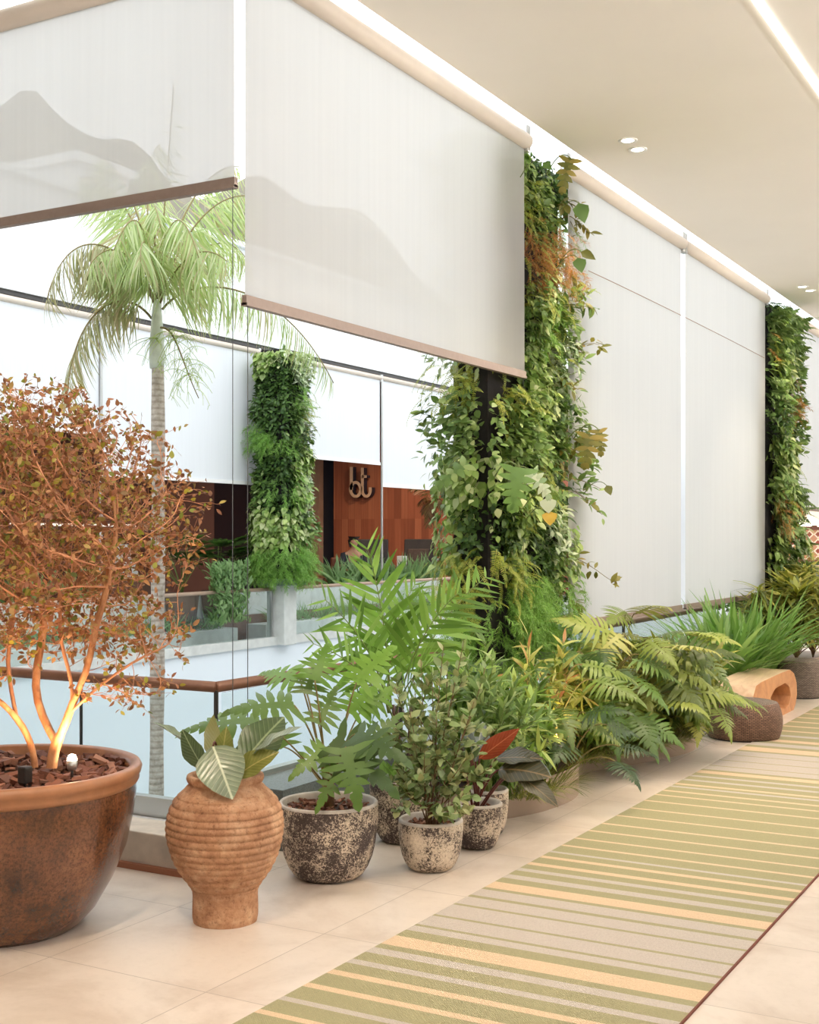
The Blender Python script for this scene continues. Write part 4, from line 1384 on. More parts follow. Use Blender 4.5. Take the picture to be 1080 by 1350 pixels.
# single monstera leaves standing out of the foliage
for bx, by, tx, ty, d, w, T, mt in ((684, 616, 676, 668, 8.45, 1.15, 0, 'monstera_green'), (700, 622, 726, 652, 8.6, 0.9, 1, 'pale'), (778, 572, 772, 612, 9.0, 1.1, 0, 'olive'), (789, 566, 794, 596, 9.05, 1.0, 1, 'olive'),
                                 (618, 610, 570, 640, 8.7, 0.6, 1, 'midleaf'), (752, 208, 742, 246, 9.2, 0.9, 0, 'olive')):
    b0, t0 = at(bx, by, d), at(tx, ty, d - 0.05)
    big_leaf(col1, MONSTERA[T], b0, t0, VIEW + UP * 0.5, M[mt], w, 'monstera_leaf', petiole=bez(b0 + [-0.25, 0.15, -0.05], b0 + [-0.15, 0.1, 0.08], b0 + [-0.05, 0, 0.05], b0, 8))
for bx, by, tx, ty, d, mt, w in ((722, 656, 724, 676, 8.75, 'pale', 1.3), (724, 674, 726, 692, 8.75, 'yellowleaf', 1.3), (763, 268, 772, 292, 9.5, 'midleaf', 1.0), (766, 332, 786, 340, 9.5, 'olive', 0.8), (762, 340, 768, 358, 9.5, 'midleaf', 1.1),
                                 (716, 215, 728, 222, 9.0, 'darkleaf', 1.0), (686, 245, 700, 250, 8.6, 'darkleaf', 1.2), (800, 640, 806, 652, 9.2, 'olive', 1)):
    if px_skip := (bx == 686):
        continue
    b0, t0 = at(bx, by, d), at(tx, ty, d - 0.03)
    big_leaf(col1, HEART[0], b0, t0, VIEW + UP * 0.4, M[mt], w, 'heart_leaf', petiole=bez(b0 + [-0.2, 0.05, -0.06], b0 + [-0.12, 0.05, 0.06], b0 + [-0.04, 0, 0.04], b0, 7), pr=0.0035)

yf0, yf1 = on_x(1008, 500, XB)[1] - 0.05, on_x(1038, 500, XB)[1] + 0.1


def keep_far(out):
    hid = (out[:, :, 0].max(1) > XB - 0.03) & (out[:, :, 1].min(1) < yC1 + 0.03)
    tuck = (out[:, :, 0].min(1) < XB + 0.02) & (out[:, :, 0].max(1) > XB - 0.02) & (out[:, :, 1].max(1) > yD0 - 0.04)
    return ~(hid | tuck)


col2 = living_column((-4.1, (yf0 + yf1) / 2, 0.8), 'far plant column standing behind the wooden bench, between two lowered blinds', -3.92, -4.25, yf0, yf1, 0.8, 4.60, 900, 0.105, 0.24, 46, keep=keep_far,
                     weights=[0.3, 0.12, 0.2, 0.06, 0.0, 0.06, 0.02, 0.24], faces=('+x', '-y', '+y'), fernbase=False)
# column across the courtyard, on its concrete post
qx, qy = pc[0], pc[1]
col3 = living_column((qx, qy, 1.05), 'plant column across the courtyard on a concrete post, below the palm leaves', qx + 0.22, qx - 0.22, qy - 0.26, qy + 0.26, 1.08, 4.62, 1500, 0.10, 0.2, 46,
                     weights=[0.3, 0.2, 0.12, 0.05, 0.1, 0.0, 0.16, 0.07], faces=('+x', '-y', '+y', '-x'))
# ================================================================== pots
def mottle_mat(name, seed, cover=0.5):
    t = NT(name)
    mp = t.n('ShaderNodeMapping'); mp.inputs['Location'].default_value = (seed * 3.1, seed * 1.7, seed)
    t.l(t.obj(), mp.inputs['Vector'])
    n1 = t.noise(95, 7, 0.78, mp.outputs[0], 0.8)
    n2 = t.noise(7, 4, 0.6, mp.outputs[0])
    ad = t.n('ShaderNodeMath', operation='MULTIPLY_ADD'); t.l(n2, ad.inputs[0]); ad.inputs[1].default_value = 0.55; t.l(n1, ad.inputs[2])
    col = t.ramp(ad.outputs[0], [(0.0, srgb(44, 36, 36)), (cover + 0.23, srgb(70, 58, 56)), (cover + 0.27, srgb(196, 180, 160)), (1.0, srgb(226, 212, 192))])
    return t.done(t.principled(col, 0.75, bump=ad.outputs[0], bstr=0.35, bdist=0.006))


M['pot_rim'] = plain('pale_pot_rim', (188, 180, 172), 0.7, var=0.15, scale=25)
M['bark'] = leaf_mat('bark_chips', [(120, 74, 56), (92, 54, 42), (146, 96, 74), (72, 44, 36), (164, 116, 92)], 0.0, 0.8)
M['soil'] = plain('dark_soil', (58, 40, 32), 0.95, var=0.3, scale=40)


def chips(g, c, r, z, n, size=0.04, hole=0.0):
    """loose bark laid over the soil"""
    mb = MB()
    mb.lathe([(r, z - 0.02), (r * 0.6, z - 0.005), (0.001, z)], (c[0], c[1], 0), 24, close_bottom=False)
    mb.build('soil', M['soil'], g)
    mb = MB()
    a = rng.random(n) * 2 * PI; q = np.sqrt(rng.random(n)) * r * 0.97
    base = np.stack([c[0] + q * np.cos(a), c[1] + q * np.sin(a), np.full(n, z) + rng.random(n) * size * 0.5 - 0.008 * (q / r)], 1)
    V = np.array([(-.3, -.5, 0), (.3, -.42, 0), (.36, .4, 0.02), (-.2, .5, 0), (-.3, -.5, .22), (.3, -.42, .16), (.36, .4, .24), (-.2, .5, .2)])
    F = [(3, 2, 1, 0), (4, 5, 6, 7), (0, 1, 5, 4), (1, 2, 6, 5), (2, 3, 7, 6), (3, 0, 4, 7)]
    th = rng.random(n) * 2 * PI
    mb.inst((V, F), base, np.stack([np.cos(th), np.sin(th), rng.normal(0, 0.35, n)], 1), np.array([0, 0, 1.0]) + rng.normal(0, 0.3, (n, 3)), size * rng.uniform(0.6, 1.5, n), wscale=0.8)
    o = mb.build('bark_mulch', M['bark'], g); o['kind'] = 'stuff'
    return o


def round_pot(g, c, R_, Hh, mat, prof, rim=0.02, lip=0.0):
    pr = [(r * R_, z * Hh) for r, z in prof]
    mb = MB(); mb.lathe(pr, (c[0], c[1], 0), 64); mb.build('pot_body', mat, g, True)
    rr = prof[-1][0] * R_
    mb = MB(); mb.lathe([(rr, Hh - 0.004), (rr + lip, Hh), (rr + lip, Hh + rim * 0.4), (rr - rim * 0.35, Hh + rim * 0.8), (rr - rim, Hh + rim * 0.4), (rr - rim * 1.1, Hh - 0.07)], (c[0], c[1], 0), 64, close_bottom=False)
    mb.build('pot_rim', M['pot_rim'], g, True)


CUP = [(0.50, 0.0), (0.60, 0.012), (0.70, 0.06), (0.80, 0.16), (0.885, 0.3), (0.945, 0.48), (0.985, 0.68), (1.0, 0.86), (0.995, 1.0)]


def pot_thing(px, d, r, h, label, seed, cover, prof=CUP, nchips=120, name='potted_plant', cat='potted plant', chip=0.035):
    p = at(px, 1000, d); c = np.array([p[0], p[1], 0.0])
    g = thing(name, label, cat, c)
    round_pot(g, c, r, h, mottle_mat('mottled_glaze_%d' % seed, seed, cover), prof)
    chips(g, c, r * 0.9, h - 0.03, nchips, chip)
    return g, c


# ---- large glazed pot with the bare-stemmed tree: the tree itself follows in the next section
p = at(4, 1000, 5.55); BC = np.array([p[0], p[1], 0.0])
tree = thing('potted_tree', 'rusty leaved multi-stemmed tree in the very large brown glazed pot', 'potted tree', BC)
t = NT('brown_glaze')
n1 = t.noise(4.0, 6, 0.65, t.obj((1, 1, 0.7)), 0.6); n2 = t.noise(75, 6, 0.8)
n3 = t.noise(26, 5, 0.7, t.obj((1, 1, 0.25)))
base = t.ramp(n1, [(0.3, srgb(52, 32, 24)), (0.5, srgb(104, 64, 40)), (0.7, srgb(136, 90, 60))])
base = t.mix(base, t.ramp(n2, [(0.38, (0.35, 0.32, 0.3, 1)), (0.56, (1.15, 1.1, 1.05, 1))]), 0.9, 'MULTIPLY')
base = t.mix(base, t.ramp(n3, [(0.62, (0, 0, 0, 1)), (0.75, srgb(120, 104, 96))]), 0.35, 'ADD')
M['glaze'] = t.done(t.principled(base, 0.24, bump=n2, bstr=0.25, bdist=0.004, coat=0.35))
M['rimglaze'] = plain('tan_glaze', (158, 108, 74), 0.42, var=0.14, scale=14)
zr_ = 0.70
mb = MB(); mb.lathe([(0.32, 0.0), (0.345, 0.02), (0.40, 0.08), (0.47, 0.2), (0.53, 0.34), (0.560, 0.48), (0.572, 0.58), (0.568, 0.615)], (BC[0], BC[1], 0), 80)
mb.build('pot_body', M['glaze'], tree, True)
mb = MB(); mb.lathe([(0.568, 0.612), (0.578, 0.618), (0.586, 0.634), (0.580, 0.648), (0.592, 0.66), (0.597, 0.682), (0.588, 0.70), (0.562, 0.702), (0.545, 0.69), (0.535, 0.60)], (BC[0], BC[1], 0), 80, close_bottom=False)
mb.build('pot_rim', M['rimglaze'], tree, True)
chips(tree, BC, 0.538, 0.655, 420, 0.06)
# spike lamp in the big pot
lp = at(95, 998, 5.42); lp[2] = 0.66
g = thing('spike_spotlight', 'small glowing spotlight stuck in the bark of the very large pot', 'light', lp)
mb = MB(); mb.tube([lp, lp + [0, 0, 0.05]], 0.006, sides=8); mb.build('spike', M['darkmetal'], g, True)
mb = MB(); mb.lathe([(0.016, 0.045), (0.021, 0.05), (0.024, 0.085), (0.021, 0.086), (0.019, 0.07)], lp, 20); mb.build('lamp_head', M['metal'], g, True)
mb = MB(); mb.lathe([(0.0195, 0.08), (0.021, 0.092), (0.014, 0.108), (0.001, 0.113)], lp, 16, close_bottom=False); mb.build('lens', emit('spike_glow', (1.0, 0.78, 0.5), 40.0), g, True)
spot(lp + VIEW * 0.10 + R * 0.05 + [0, 0, 0.13], at(30, 640, 5.45), TREEL, 150, 0.6, (1.0, 0.60, 0.30), 0.03, 'spike_lamp')
lq = at(33, 1003, 5.2); lq[2] = 0.66
g = thing('spike_spotlight', 'small black spotlight seen from behind, in the bark of the very large pot', 'light', lq)
mb = MB(); mb.tube([lq, lq + [0, 0, 0.05]], 0.006, sides=8); mb.build('spike', M['darkmetal'], g, True)
mb = MB(); mb.box(lq[0] - 0.022, lq[0] + 0.022, lq[1] - 0.022, lq[1] + 0.022, lq[2] + 0.03, lq[2] + 0.10); bevel(mb.build('lamp_head', plain('black_housing', (34, 30, 28), 0.4), g), 0.006)
spot(lq + [0.0, 0.05, 0.14], at(-40, 700, 5.7), TREEL * 0.7, 140, 0.6, (1.0, 0.60, 0.30), 0.03, 'spike_lamp')

# ---- ribbed clay jar
p = at(297, 1100, 5.63); JC = np.array([p[0], p[1], 0.0])
jar = thing('potted_plant', 'tall ribbed clay jar with broad dark glossy leaves, beside the very large pot', 'potted plant', JC)
S_ = 5.63 / FPX


def jz(y):
    return H - (y - HZ) * S_


ctl = [(1217, 41), (1214, 43), (1196, 43), (1180, 42.5), (1172, 44), (1164, 50), (1150, 60), (1132, 69), (1112, 75), (1096, 77), (1080, 76), (1066, 72), (1054, 65), (1045, 56), (1040, 49)]
zz = np.array([jz(c[0]) for c in ctl]); zz = zz - zz[0]; rr = np.array([c[1] * S_ for c in ctl])
zf = np.linspace(0, zz[-1], 190); rf = np.interp(zf, zz, rr)
rf = np.convolve(np.pad(rf, 6, mode='edge'), np.ones(13) / 13, 'valid')
zlo, zhi = zz[4], zz[12]
ph = (zf - zlo) / (zhi - zlo)
rid = np.where((ph > -0.02) & (ph < 1.03), 0.0085 * (np.abs(np.sin(PI * 13 * ph + 0.25 * np.sin(ph * 17))) ** 0.6 - 0.55), 0)
prof = [(r + d_, z) for r, d_, z in zip(rf, rid, zf)]
zt = zf[-1]
prof += [(47 * S_, zt + 0.012), (49.5 * S_, zt + 0.022), (51 * S_, zt + 0.036), (50 * S_, zt + 0.05), (45 * S_, zt + 0.054), (42 * S_, zt + 0.04), (41.5 * S_, zt - 0.03)]
t = NT('ribbed_clay')
n1 = t.noise(14, 7, 0.7); n2 = t.noise(55, 6, 0.8); n3 = t.noise(3.2, 3)
col = t.ramp(n1, [(0.28, srgb(156, 112, 86)), (0.48, srgb(190, 146, 114)), (0.68, srgb(214, 178, 148))])
col = t.mix(col, t.ramp(n2, [(0.34, (0.5, 0.43, 0.4, 1)), (0.48, (1.03, 1.02, 1, 1))]), 0.85, 'MULTIPLY')
col = t.mix(col, t.ramp(n3, [(0.35, (0.82, 0.78, 0.76, 1)), (0.6, (1.04, 1.03, 1.0, 1))]), 1.0, 'MULTIPLY')
M['clay'] = t.done(t.principled(col, 0.85, bump=n2, bstr=0.8, bdist=0.008, spec=0.25))
mb = MB(); mb.lathe(prof, (JC[0], JC[1], 0), 72, wob=lambda a, z: 1 + 0.006 * np.sin(3 * a + z * 9) + 0.004 * np.sin(7 * a - z * 31))
mb.build('jar_body', M['clay'], jar, True)
chips(jar, JC, 40 * S_, zt + 0.012, 60, 0.028)
M['bigleaf'] = vein_leaf_mat('broad_dark_leaf', (72, 92, 56), (140, 156, 116), 0.28, 0.2, under=(118, 116, 60))
M['bigpale'] = vein_leaf_mat('broad_grey_green_leaf', (124, 138, 112), (196, 204, 176), 0.25, 0.15)
M['bigolive'] = vein_leaf_mat('broad_olive_leaf', (124, 128, 62), (176, 166, 100), 0.35, 0.35)
BIG = [t_ovate(0.26, 10, 0.18, 0.2, 0.42, True, 0.10), t_ovate(0.30, 10, 0.30, 0.25, 0.45, True, 0.08), t_ovate(0.22, 10, 0.12, 0.35, 0.45, True, 0.12)]


def leafp(g, base, tip, w, mat, root, T=BIG[0], nrm=None, pm=None, name='leaf', pr=0.006, lift=0.04):
    b0 = at(*base); t0 = at(*tip)
    nr = np.asarray(nrm if nrm is not None else (VIEW * 0.6 + UP * 0.8), float)
    rt = np.asarray(root, float)
    pet = bez(rt, rt * 0.6 + b0 * 0.4 + UP * lift, rt * 0.25 + b0 * 0.75 + UP * lift, b0, 10)
    return big_leaf(g, T, b0, t0, nr, mat, w, name, pet, pm or M['stem_red'], pr)


J0 = np.array([JC[0], JC[1], zt + 0.0])
leafp(jar, (258, 992, 5.6), (207, 946, 5.55), 0.85, M['bigpale'], J0 + [-.05, 0, 0], BIG[2], VIEW * 0.2 + UP - R * 0.2)
leafp(jar, (268, 1012, 5.55), (238, 966, 5.5), 1.0, M['bigleaf'], J0 + [-.03, -.02, 0], BIG[0], VIEW + UP * 0.2 - R * 0.3)
leafp(jar, (286, 1004, 5.75), (275, 946, 5.85), 0.95, M['bigleaf'], J0 + [-.02, .04, 0], BIG[0], -VIEW * 0.6 + UP * 0.5 - R * 0.5)
leafp(jar, (291, 1010, 5.6), (298, 962, 5.55), 1.05, M['bigolive'], J0 + [0, 0, 0], BIG[0], VIEW + R * 0.1)
leafp(jar, (281, 984, 5.52), (303, 1042, 5.36), 1.45, M['bigpale'], J0 + [.0, -.03, 0], BIG[1], VIEW + UP * 0.7, lift=0.10)
leafp(jar, (322, 1004, 5.6), (372, 938, 5.72), 1.35, M['bigleaf'], J0 + [.05, .02, 0], BIG[0], VIEW * 0.9 - R * 0.35 + UP * 0.2)
leafp(jar, (326, 1004, 5.55), (392, 950, 5.5), 0.9, M['bigpale'], J0 + [.05, -.02, 0], BIG[2], UP + VIEW * 0.2)
leafp(jar, (312, 1024, 5.5), (356, 986, 5.45), 1.0, M['bigolive'], J0 + [.04, -.05, 0], BIG[1], UP * 0.8 + VIEW * 0.8)
leafp(jar, (330, 1000, 5.75), (368, 985, 5.8), 1.1, M['bigleaf'], J0 + [.05, .05, 0], BIG[1], VIEW + UP * 0.2)
leafp(jar, (308, 1006, 5.75), (322, 975, 5.8), 0.8, M['bigleaf'], J0 + [.02, .05, 0], BIG[2], VIEW + UP * 0.1)

# ---- philodendron in the wide mottled pot
M['selloum'] = leaf_mat('selloum_leaf', [(104, 136, 66), (84, 114, 54), (126, 156, 82), (66, 92, 46)], 0.3, 0.35, whole=True)
M['selloum_light'] = leaf_mat('selloum_leaf_bright', [(122, 164, 66), (140, 182, 80), (104, 146, 56)], 0.4, 0.35, whole=True)
phil, C2 = pot_thing(433, 6.35, 0.250, 0.365, 'dark mottled pot with a lobed-leaf philodendron, second pot right of the very large one', 1, 0.56, nchips=150)
r2 = np.array([C2[0], C2[1], 0.34])
mb = MB(); mb.tube([r2 - [0, 0, .02], r2 + [0.0, 0, 0.07], r2 + [0.01, 0.0, 0.15]], 0.035, 0.024, sides=12); mb.build('trunk', M['stem_brown'], phil, True)
r2 = r2 + [0, 0, 0.10]
for i, (b_, tp, w, mt, nv) in enumerate((((415, 897, 6.25), (428, 858, 6.3), 1.35, 'selloum_light', VIEW + UP * 0.5),
                                  ((388, 930, 6.1), (322, 925, 6.0), 0.95, 'selloum', VIEW * 0.7 + UP),
                                  ((470, 900, 6.3), (505, 858, 6.35), 1.1, 'selloum_light', VIEW * 0.7 + UP * 0.7),
                                  ((456, 985, 6.05), (468, 1042, 5.95), 1.2, 'selloum', VIEW + UP * 0.5),
                                  ((468, 968, 6.15), (520, 985, 6.0), 1.0, 'selloum', VIEW * 0.7 + UP),
                                  ((342, 950, 6.25), (262, 948, 6.2), 0.8, 'selloum', VIEW * 0.6 + UP),
                                  ((420, 955, 6.3), (438, 915, 6.35), 1.0, 'selloum', VIEW + UP * 0.3),
                                  ((430, 985, 6.2), (395, 1010, 6.1), 0.9, 'selloum', VIEW + UP * 0.7),
                                  ((395, 895, 6.5), (352, 880, 6.6), 1.1, 'selloum_light', VIEW * 0.7 + UP),
                                  ((460, 940, 6.5), (490, 905, 6.6), 1.1, 'selloum_light', VIEW * 0.7 + UP * 0.7),
                                  ((440, 975, 6.2), (500, 1020, 6.05), 0.9, 'selloum', VIEW + UP * 0.7),
                                  ((405, 915, 6.3), (412, 885, 6.35), 1.5, 'selloum', VIEW + UP * 0.6),
                                  ((375, 985, 6.6), (352, 950, 6.7), 1.0, 'selloum', VIEW + UP * 0.5),
                                  ((450, 1010, 6.15), (425, 1050, 6.05), 0.8, 'selloum', VIEW + UP * 0.6),
                                  ((482, 985, 6.3), (515, 950, 6.3), 0.9, 'selloum', VIEW + UP * 0.6),
                                  ((478, 935, 6.6), (515, 905, 6.7), 0.9, 'selloum_light', VIEW + UP * 0.6))):
    tp = tuple(b_[k] + 1.25 * (tp[k] - b_[k]) for k in range(3))
    leafp(phil, b_, tp, w, M[mt], r2 + np.array([rng.uniform(-.02, .02), rng.uniform(-.02, .02), rng.uniform(-.08, .04)]), SELLOUM[i % 3], nv, M['stem_olive'], 'lobed_leaf', 0.0055, 0.05)

# ---- palm in the tall pot behind
M['palmleaf'] = leaf_mat('palm_leaflet', [(128, 168, 78), (106, 146, 62), (156, 192, 104), (92, 128, 54)], 0.4, 0.35)


def frond(mb, P0, P1, P2, P3, n, L, w, ang=60, droop=0.25, grav=0.3, rach=0.006, mat=0, rmat=1, tip0=0.25, env=None, T=None, roll=None, jit=0.06):
    pts = bez(P0, P1, P2, P3, 24)
    mb.tube(pts, rach, rach * 0.3, sides=5, mat=rmat)
    tg = unit(np.gradient(pts, axis=0))
    ts = np.linspace(tip0, 0.99, n)
    for s in (-1, 1):
        q = np.stack([np.interp(ts, np.linspace(0, 1, 24), pts[:, k]) for k in range(3)], 1)
        tn = unit(np.stack([np.interp(ts, np.linspace(0, 1, 24), tg[:, k]) for k in range(3)], 1))
        ref = np.array(roll if roll is not None else [0, 0, 1.0])
        sd_ = unit(np.cross(tn, ref + 1e-3)) * s
        a = np.radians(ang + rng.normal(0, 6, n) - 25 * (ts - 0.5))[:, None]
        y = tn * np.cos(a) + sd_ * np.sin(a) + np.array([0, 0, -grav]) + rng.normal(0, jit, (n, 3))
        nrm = np.cross(sd_, tn) * s
        nrm = np.where(nrm[:, 2:3] < 0, -nrm, nrm)
        ll = L * (env(ts) if env is not None else np.sin(PI * (0.18 + 0.72 * ts)) ** 0.8) * rng.uniform(0.85, 1.12, n)
        mb.inst(T or t_blade(w, 5, droop, 0.35), q, y, nrm, ll, mat=mat)


palm, C3 = pot_thing(533, 7.1, 0.195, 0.34, 'mottled pot with a tall bright green palm, behind the smallest pot', 2, 0.55, nchips=90)
r3 = np.array([C3[0], C3[1], 0.30])
mb = MB()
for k, (dx, dy) in enumerate(((-0.03, 0), (0.02, 0.02), (0.05, -0.03), (-0.06, 0.04))):
    b_ = r3 + [dx, dy, 0]
    mb.tube(bez(b_, b_ + [0, 0, .15], b_ + [dx * .3, 0, .3], b_ + [dx * .6, 0, 0.45]), 0.016, 0.010, sides=8) if False else mb.tube(bez(b_, b_ + [0, 0, .15], b_ + [dx * .3, 0, .3], b_ + [dx * .6, 0, 0.45], 10), 0.016, 0.010, sides=8)
mb.build('canes', plain('dark_cane', (74, 46, 38), 0.5, var=0.3, scale=30), palm, True)
rt = lambda px, py, d=7.05: at(px, py, d)
for f in (((516, 935, 7.05), (512, 880, 7.05), (508, 800, 6.95), (484, 722, 6.85), 15, 0.31, 45, 0.1, 0.2),
          ((512, 940, 7.0), (502, 880, 6.95), (480, 835, 6.85), (428, 790, 6.75), 12, 0.26, 58, 0.15, 0.3),
          ((524, 935, 7.0), (535, 880, 6.9), (560, 820, 6.85), (604, 782, 6.8), 13, 0.27, 52, 0.15, 0.3),
          ((532, 930, 7.2), (560, 850, 7.3), (590, 800, 7.4), (642, 760, 7.5), 13, 0.27, 55, 0.2, 0.25),
          ((510, 945, 6.95), (495, 900, 6.85), (470, 870, 6.75), (412, 848, 6.65), 11, 0.22, 58, 0.2, 0.3),
          ((522, 940, 6.95), (530, 910, 6.8), (545, 885, 6.65), (572, 872, 6.55), 9, 0.2, 60, 0.3, 0.3),
          ((514, 940, 7.2), (505, 870, 7.35), (520, 810, 7.45), (548, 770, 7.5), 12, 0.24, 50, 0.15, 0.25),
          ((520, 950, 6.95), (505, 915, 6.85), (495, 895, 6.75), (470, 905, 6.65), 9, 0.17, 60, 0.3, 0.3)):
    mb = MB()
    frond(mb, at(*f[0]), at(*f[1]), at(*f[2]), at(*f[3]), int(f[4] * 1.15), f[5] * 1.05, 0.058, f[6], 0.12, f[7], 0.006, tip0=f[8], roll=VIEW + UP * 0.7)
    mb.build('frond', [M['palmleaf'], M['stem_green']], palm, True)
mb = MB()
for k in range(12):
    q = r3 + np.array([rng.uniform(-.13, .13), rng.uniform(-.13, .13), 0.02])
    mb.inst(t_blade(0.10, 4, 0.3, 0.4), np.repeat(q[None], 5, 0), np.array([0, 0, .8]) + rand_dirs(5) * 0.6, VIEW + rand_dirs(5) * .4, rng.uniform(0.08, 0.17, 5))
mb.build('young_shoots', M['palmleaf'], palm, True)

# ---- small-leaf shrub in the smallest pot
M['clusia'] = leaf_mat('round_grey_green_leaf', [(132, 154, 96), (108, 132, 76), (160, 176, 126), (172, 170, 124), (90, 112, 62)], 0.25, 0.35)


def spray_shrub(g, root, tips, leaf, T, lm, sm, per=20, r=0.004, start=0.25, out=0.7, twig=3, nm='leafy_stem', wscale=1.0, up=0.3, spread=0.1, each=True):
    for tp in tips:
        mb = MB()
        tp = np.asarray(tp, float); rt_ = np.asarray(root, float) + np.array([rng.uniform(-.03, .03), rng.uniform(-.03, .03), 0])
        mid = rt_ * 0.5 + tp * 0.5 + UP * 0.12 * np.linalg.norm((tp - rt_)[:2]) + rng.normal(0, 0.02, 3)
        pts = bez(rt_, rt_ * 0.7 + mid * 0.3 + UP * 0.08, mid, tp, 16)
        mb.tube(pts, r, r * 0.4, sides=5, mat=1)
        paths = [pts]
        for k in range(twig):
            i0 = rng.integers(5, 13)
            e = pts[i0] + unit(tp - rt_ + rng.normal(0, 0.35, 3)) * rng.uniform(0.08, 0.2) + rng.normal(0, spread * 0.5, 3)
            pp_ = bez(pts[i0], pts[i0] * .6 + e * .4 + UP * .02, pts[i0] * .3 + e * .7, e, 8)
            mb.tube(pp_, r * 0.6, r * 0.3, sides=4, mat=1); paths.append(pp_)
        for j, pq in enumerate(paths):
            n = per if j == 0 else per // 2
            tt = rng.uniform(start if j == 0 else 0.2, 1.0, n)
            m_ = len(pq)
            q = np.stack([np.interp(tt, np.linspace(0, 1, m_), pq[:, k]) for k in range(3)], 1)
            tn = unit(np.gradient(pq, axis=0))[np.clip((tt * (m_ - 1)).astype(int), 0, m_ - 1)]
            y = tn * 0.5 + rand_dirs(n) * out + UP * up
            zn = UP * 0.8 + VIEW * 0.3 + rand_dirs(n) * 0.5
            for ti, t_ in enumerate(T):
                s_ = slice(ti, None, len(T))
                mb.inst(t_, q[s_], y[s_], zn[s_], leaf * rng.uniform(0.7, 1.25, len(q[s_])), wscale=wscale)
        mb.build(nm, [lm, sm], g, True)


bush, C4 = pot_thing(568, 6.5, 0.166, 0.245, 'smallest mottled pot in front, with a small-leaved rounded shrub', 3, 0.49, nchips=80, chip=0.03)
r4 = np.array([C4[0], C4[1], 0.22])
tips = [at(*q) for q in ((555, 868, 6.5), (585, 850, 6.55), (612, 842, 6.6), (520, 905, 6.4), (640, 880, 6.5), (600, 900, 6.35), (540, 935, 6.35), (505, 960, 6.45), (625, 925, 6.35), (575, 935, 6.3), (560, 990, 6.25), (520, 1010, 6.35), (615, 1000, 6.3), (655, 960, 6.5), (590, 870, 6.7), (545, 890, 6.7), (535, 1040, 6.3), (622, 1075, 6.25), (650, 1010, 6.35), (570, 900, 6.45))]
spray_shrub(bush, r4, tips, 0.055, OVATE, M['clusia'], M['stem_brown'], 26, 0.004, 0.35)

# ---- dark red philodendron and the pot behind it
M['redleaf'] = vein_leaf_mat('russet_leaf', (150, 66, 40), (190, 110, 76), 0.35, 0.35)
M['darkred'] = vein_leaf_mat('bronze_green_leaf', (62, 62, 40), (124, 104, 74), 0.28, 0.15)
M['slate'] = vein_leaf_mat('slate_leaf', (112, 124, 122), (150, 158, 150), 0.25, 0.1)
red, C5 = pot_thing(630, 6.95, 0.136, 0.235, 'small mottled pot with dark maroon-stemmed leaves and one russet leaf', 4, 0.52, nchips=60, chip=0.03)
r5 = np.array([C5[0], C5[1], 0.21])
for i, (b_, tp, w, mt, T, nv) in enumerate((((632, 1000, 6.85), (682, 962, 6.75), 0.85, 'redleaf', 2, VIEW + UP * 0.3), ((627, 1004, 6.95), (636, 950, 7.0), 1.15, 'slate', 0, VIEW - R * 0.2 + UP * .2),
                                       ((622, 1000, 6.9), (612, 952, 6.95), 1.0, 'slate', 2, VIEW - R * .4), ((655, 1000, 6.85), (712, 992, 6.7), 0.95, 'darkred', 0, VIEW * 0.7 + UP),
                                       ((658, 1015, 6.8), (716, 1008, 6.6), 1.25, 'darkred', 1, VIEW * 0.8 + UP), ((680, 1020, 6.7), (736, 1054, 6.5), 0.75, 'darkred', 0, VIEW * 0.7 + UP),
                                       ((690, 1003, 6.85), (726, 1013, 6.75), 0.8, 'slate', 1, VIEW * .5 + UP), ((618, 990, 6.85), (596, 1000, 6.8), 0.9, 'darkred', 0, VIEW + UP * .5),
                                       ((610, 1010, 6.8), (600, 975, 6.8), 0.8, 'darkred', 0, VIEW + UP * .4))):
    leafp(red, b_, tp, w, M[mt], r5 + np.array([rng.uniform(-.03, .03), rng.uniform(-.03, .03), 0]), BIG[T], nv, M['stem_red'], 'leaf', 0.007, 0.05)
fern, C6 = pot_thing(643, 7.25, 0.12, 0.25, 'mottled pot half hidden behind the pot with the russet leaf', 5, 0.5, nchips=50, chip=0.03)
r6 = np.array([C6[0], C6[1], 0.24])
tips = [at(*q) for q in ((610, 850, 7.3), (650, 870, 7.2), (680, 905, 7.2), (630, 900, 7.1), (665, 930, 7.1), (640, 845, 7.4), (690, 940, 7.2), (620, 940, 7.1), (655, 960, 7.1))]
spray_shrub(fern, r6, tips, 0.10, LANCE, M['midleaf'], M['stem_green'], 30, 0.004, 0.3, wscale=1.6)
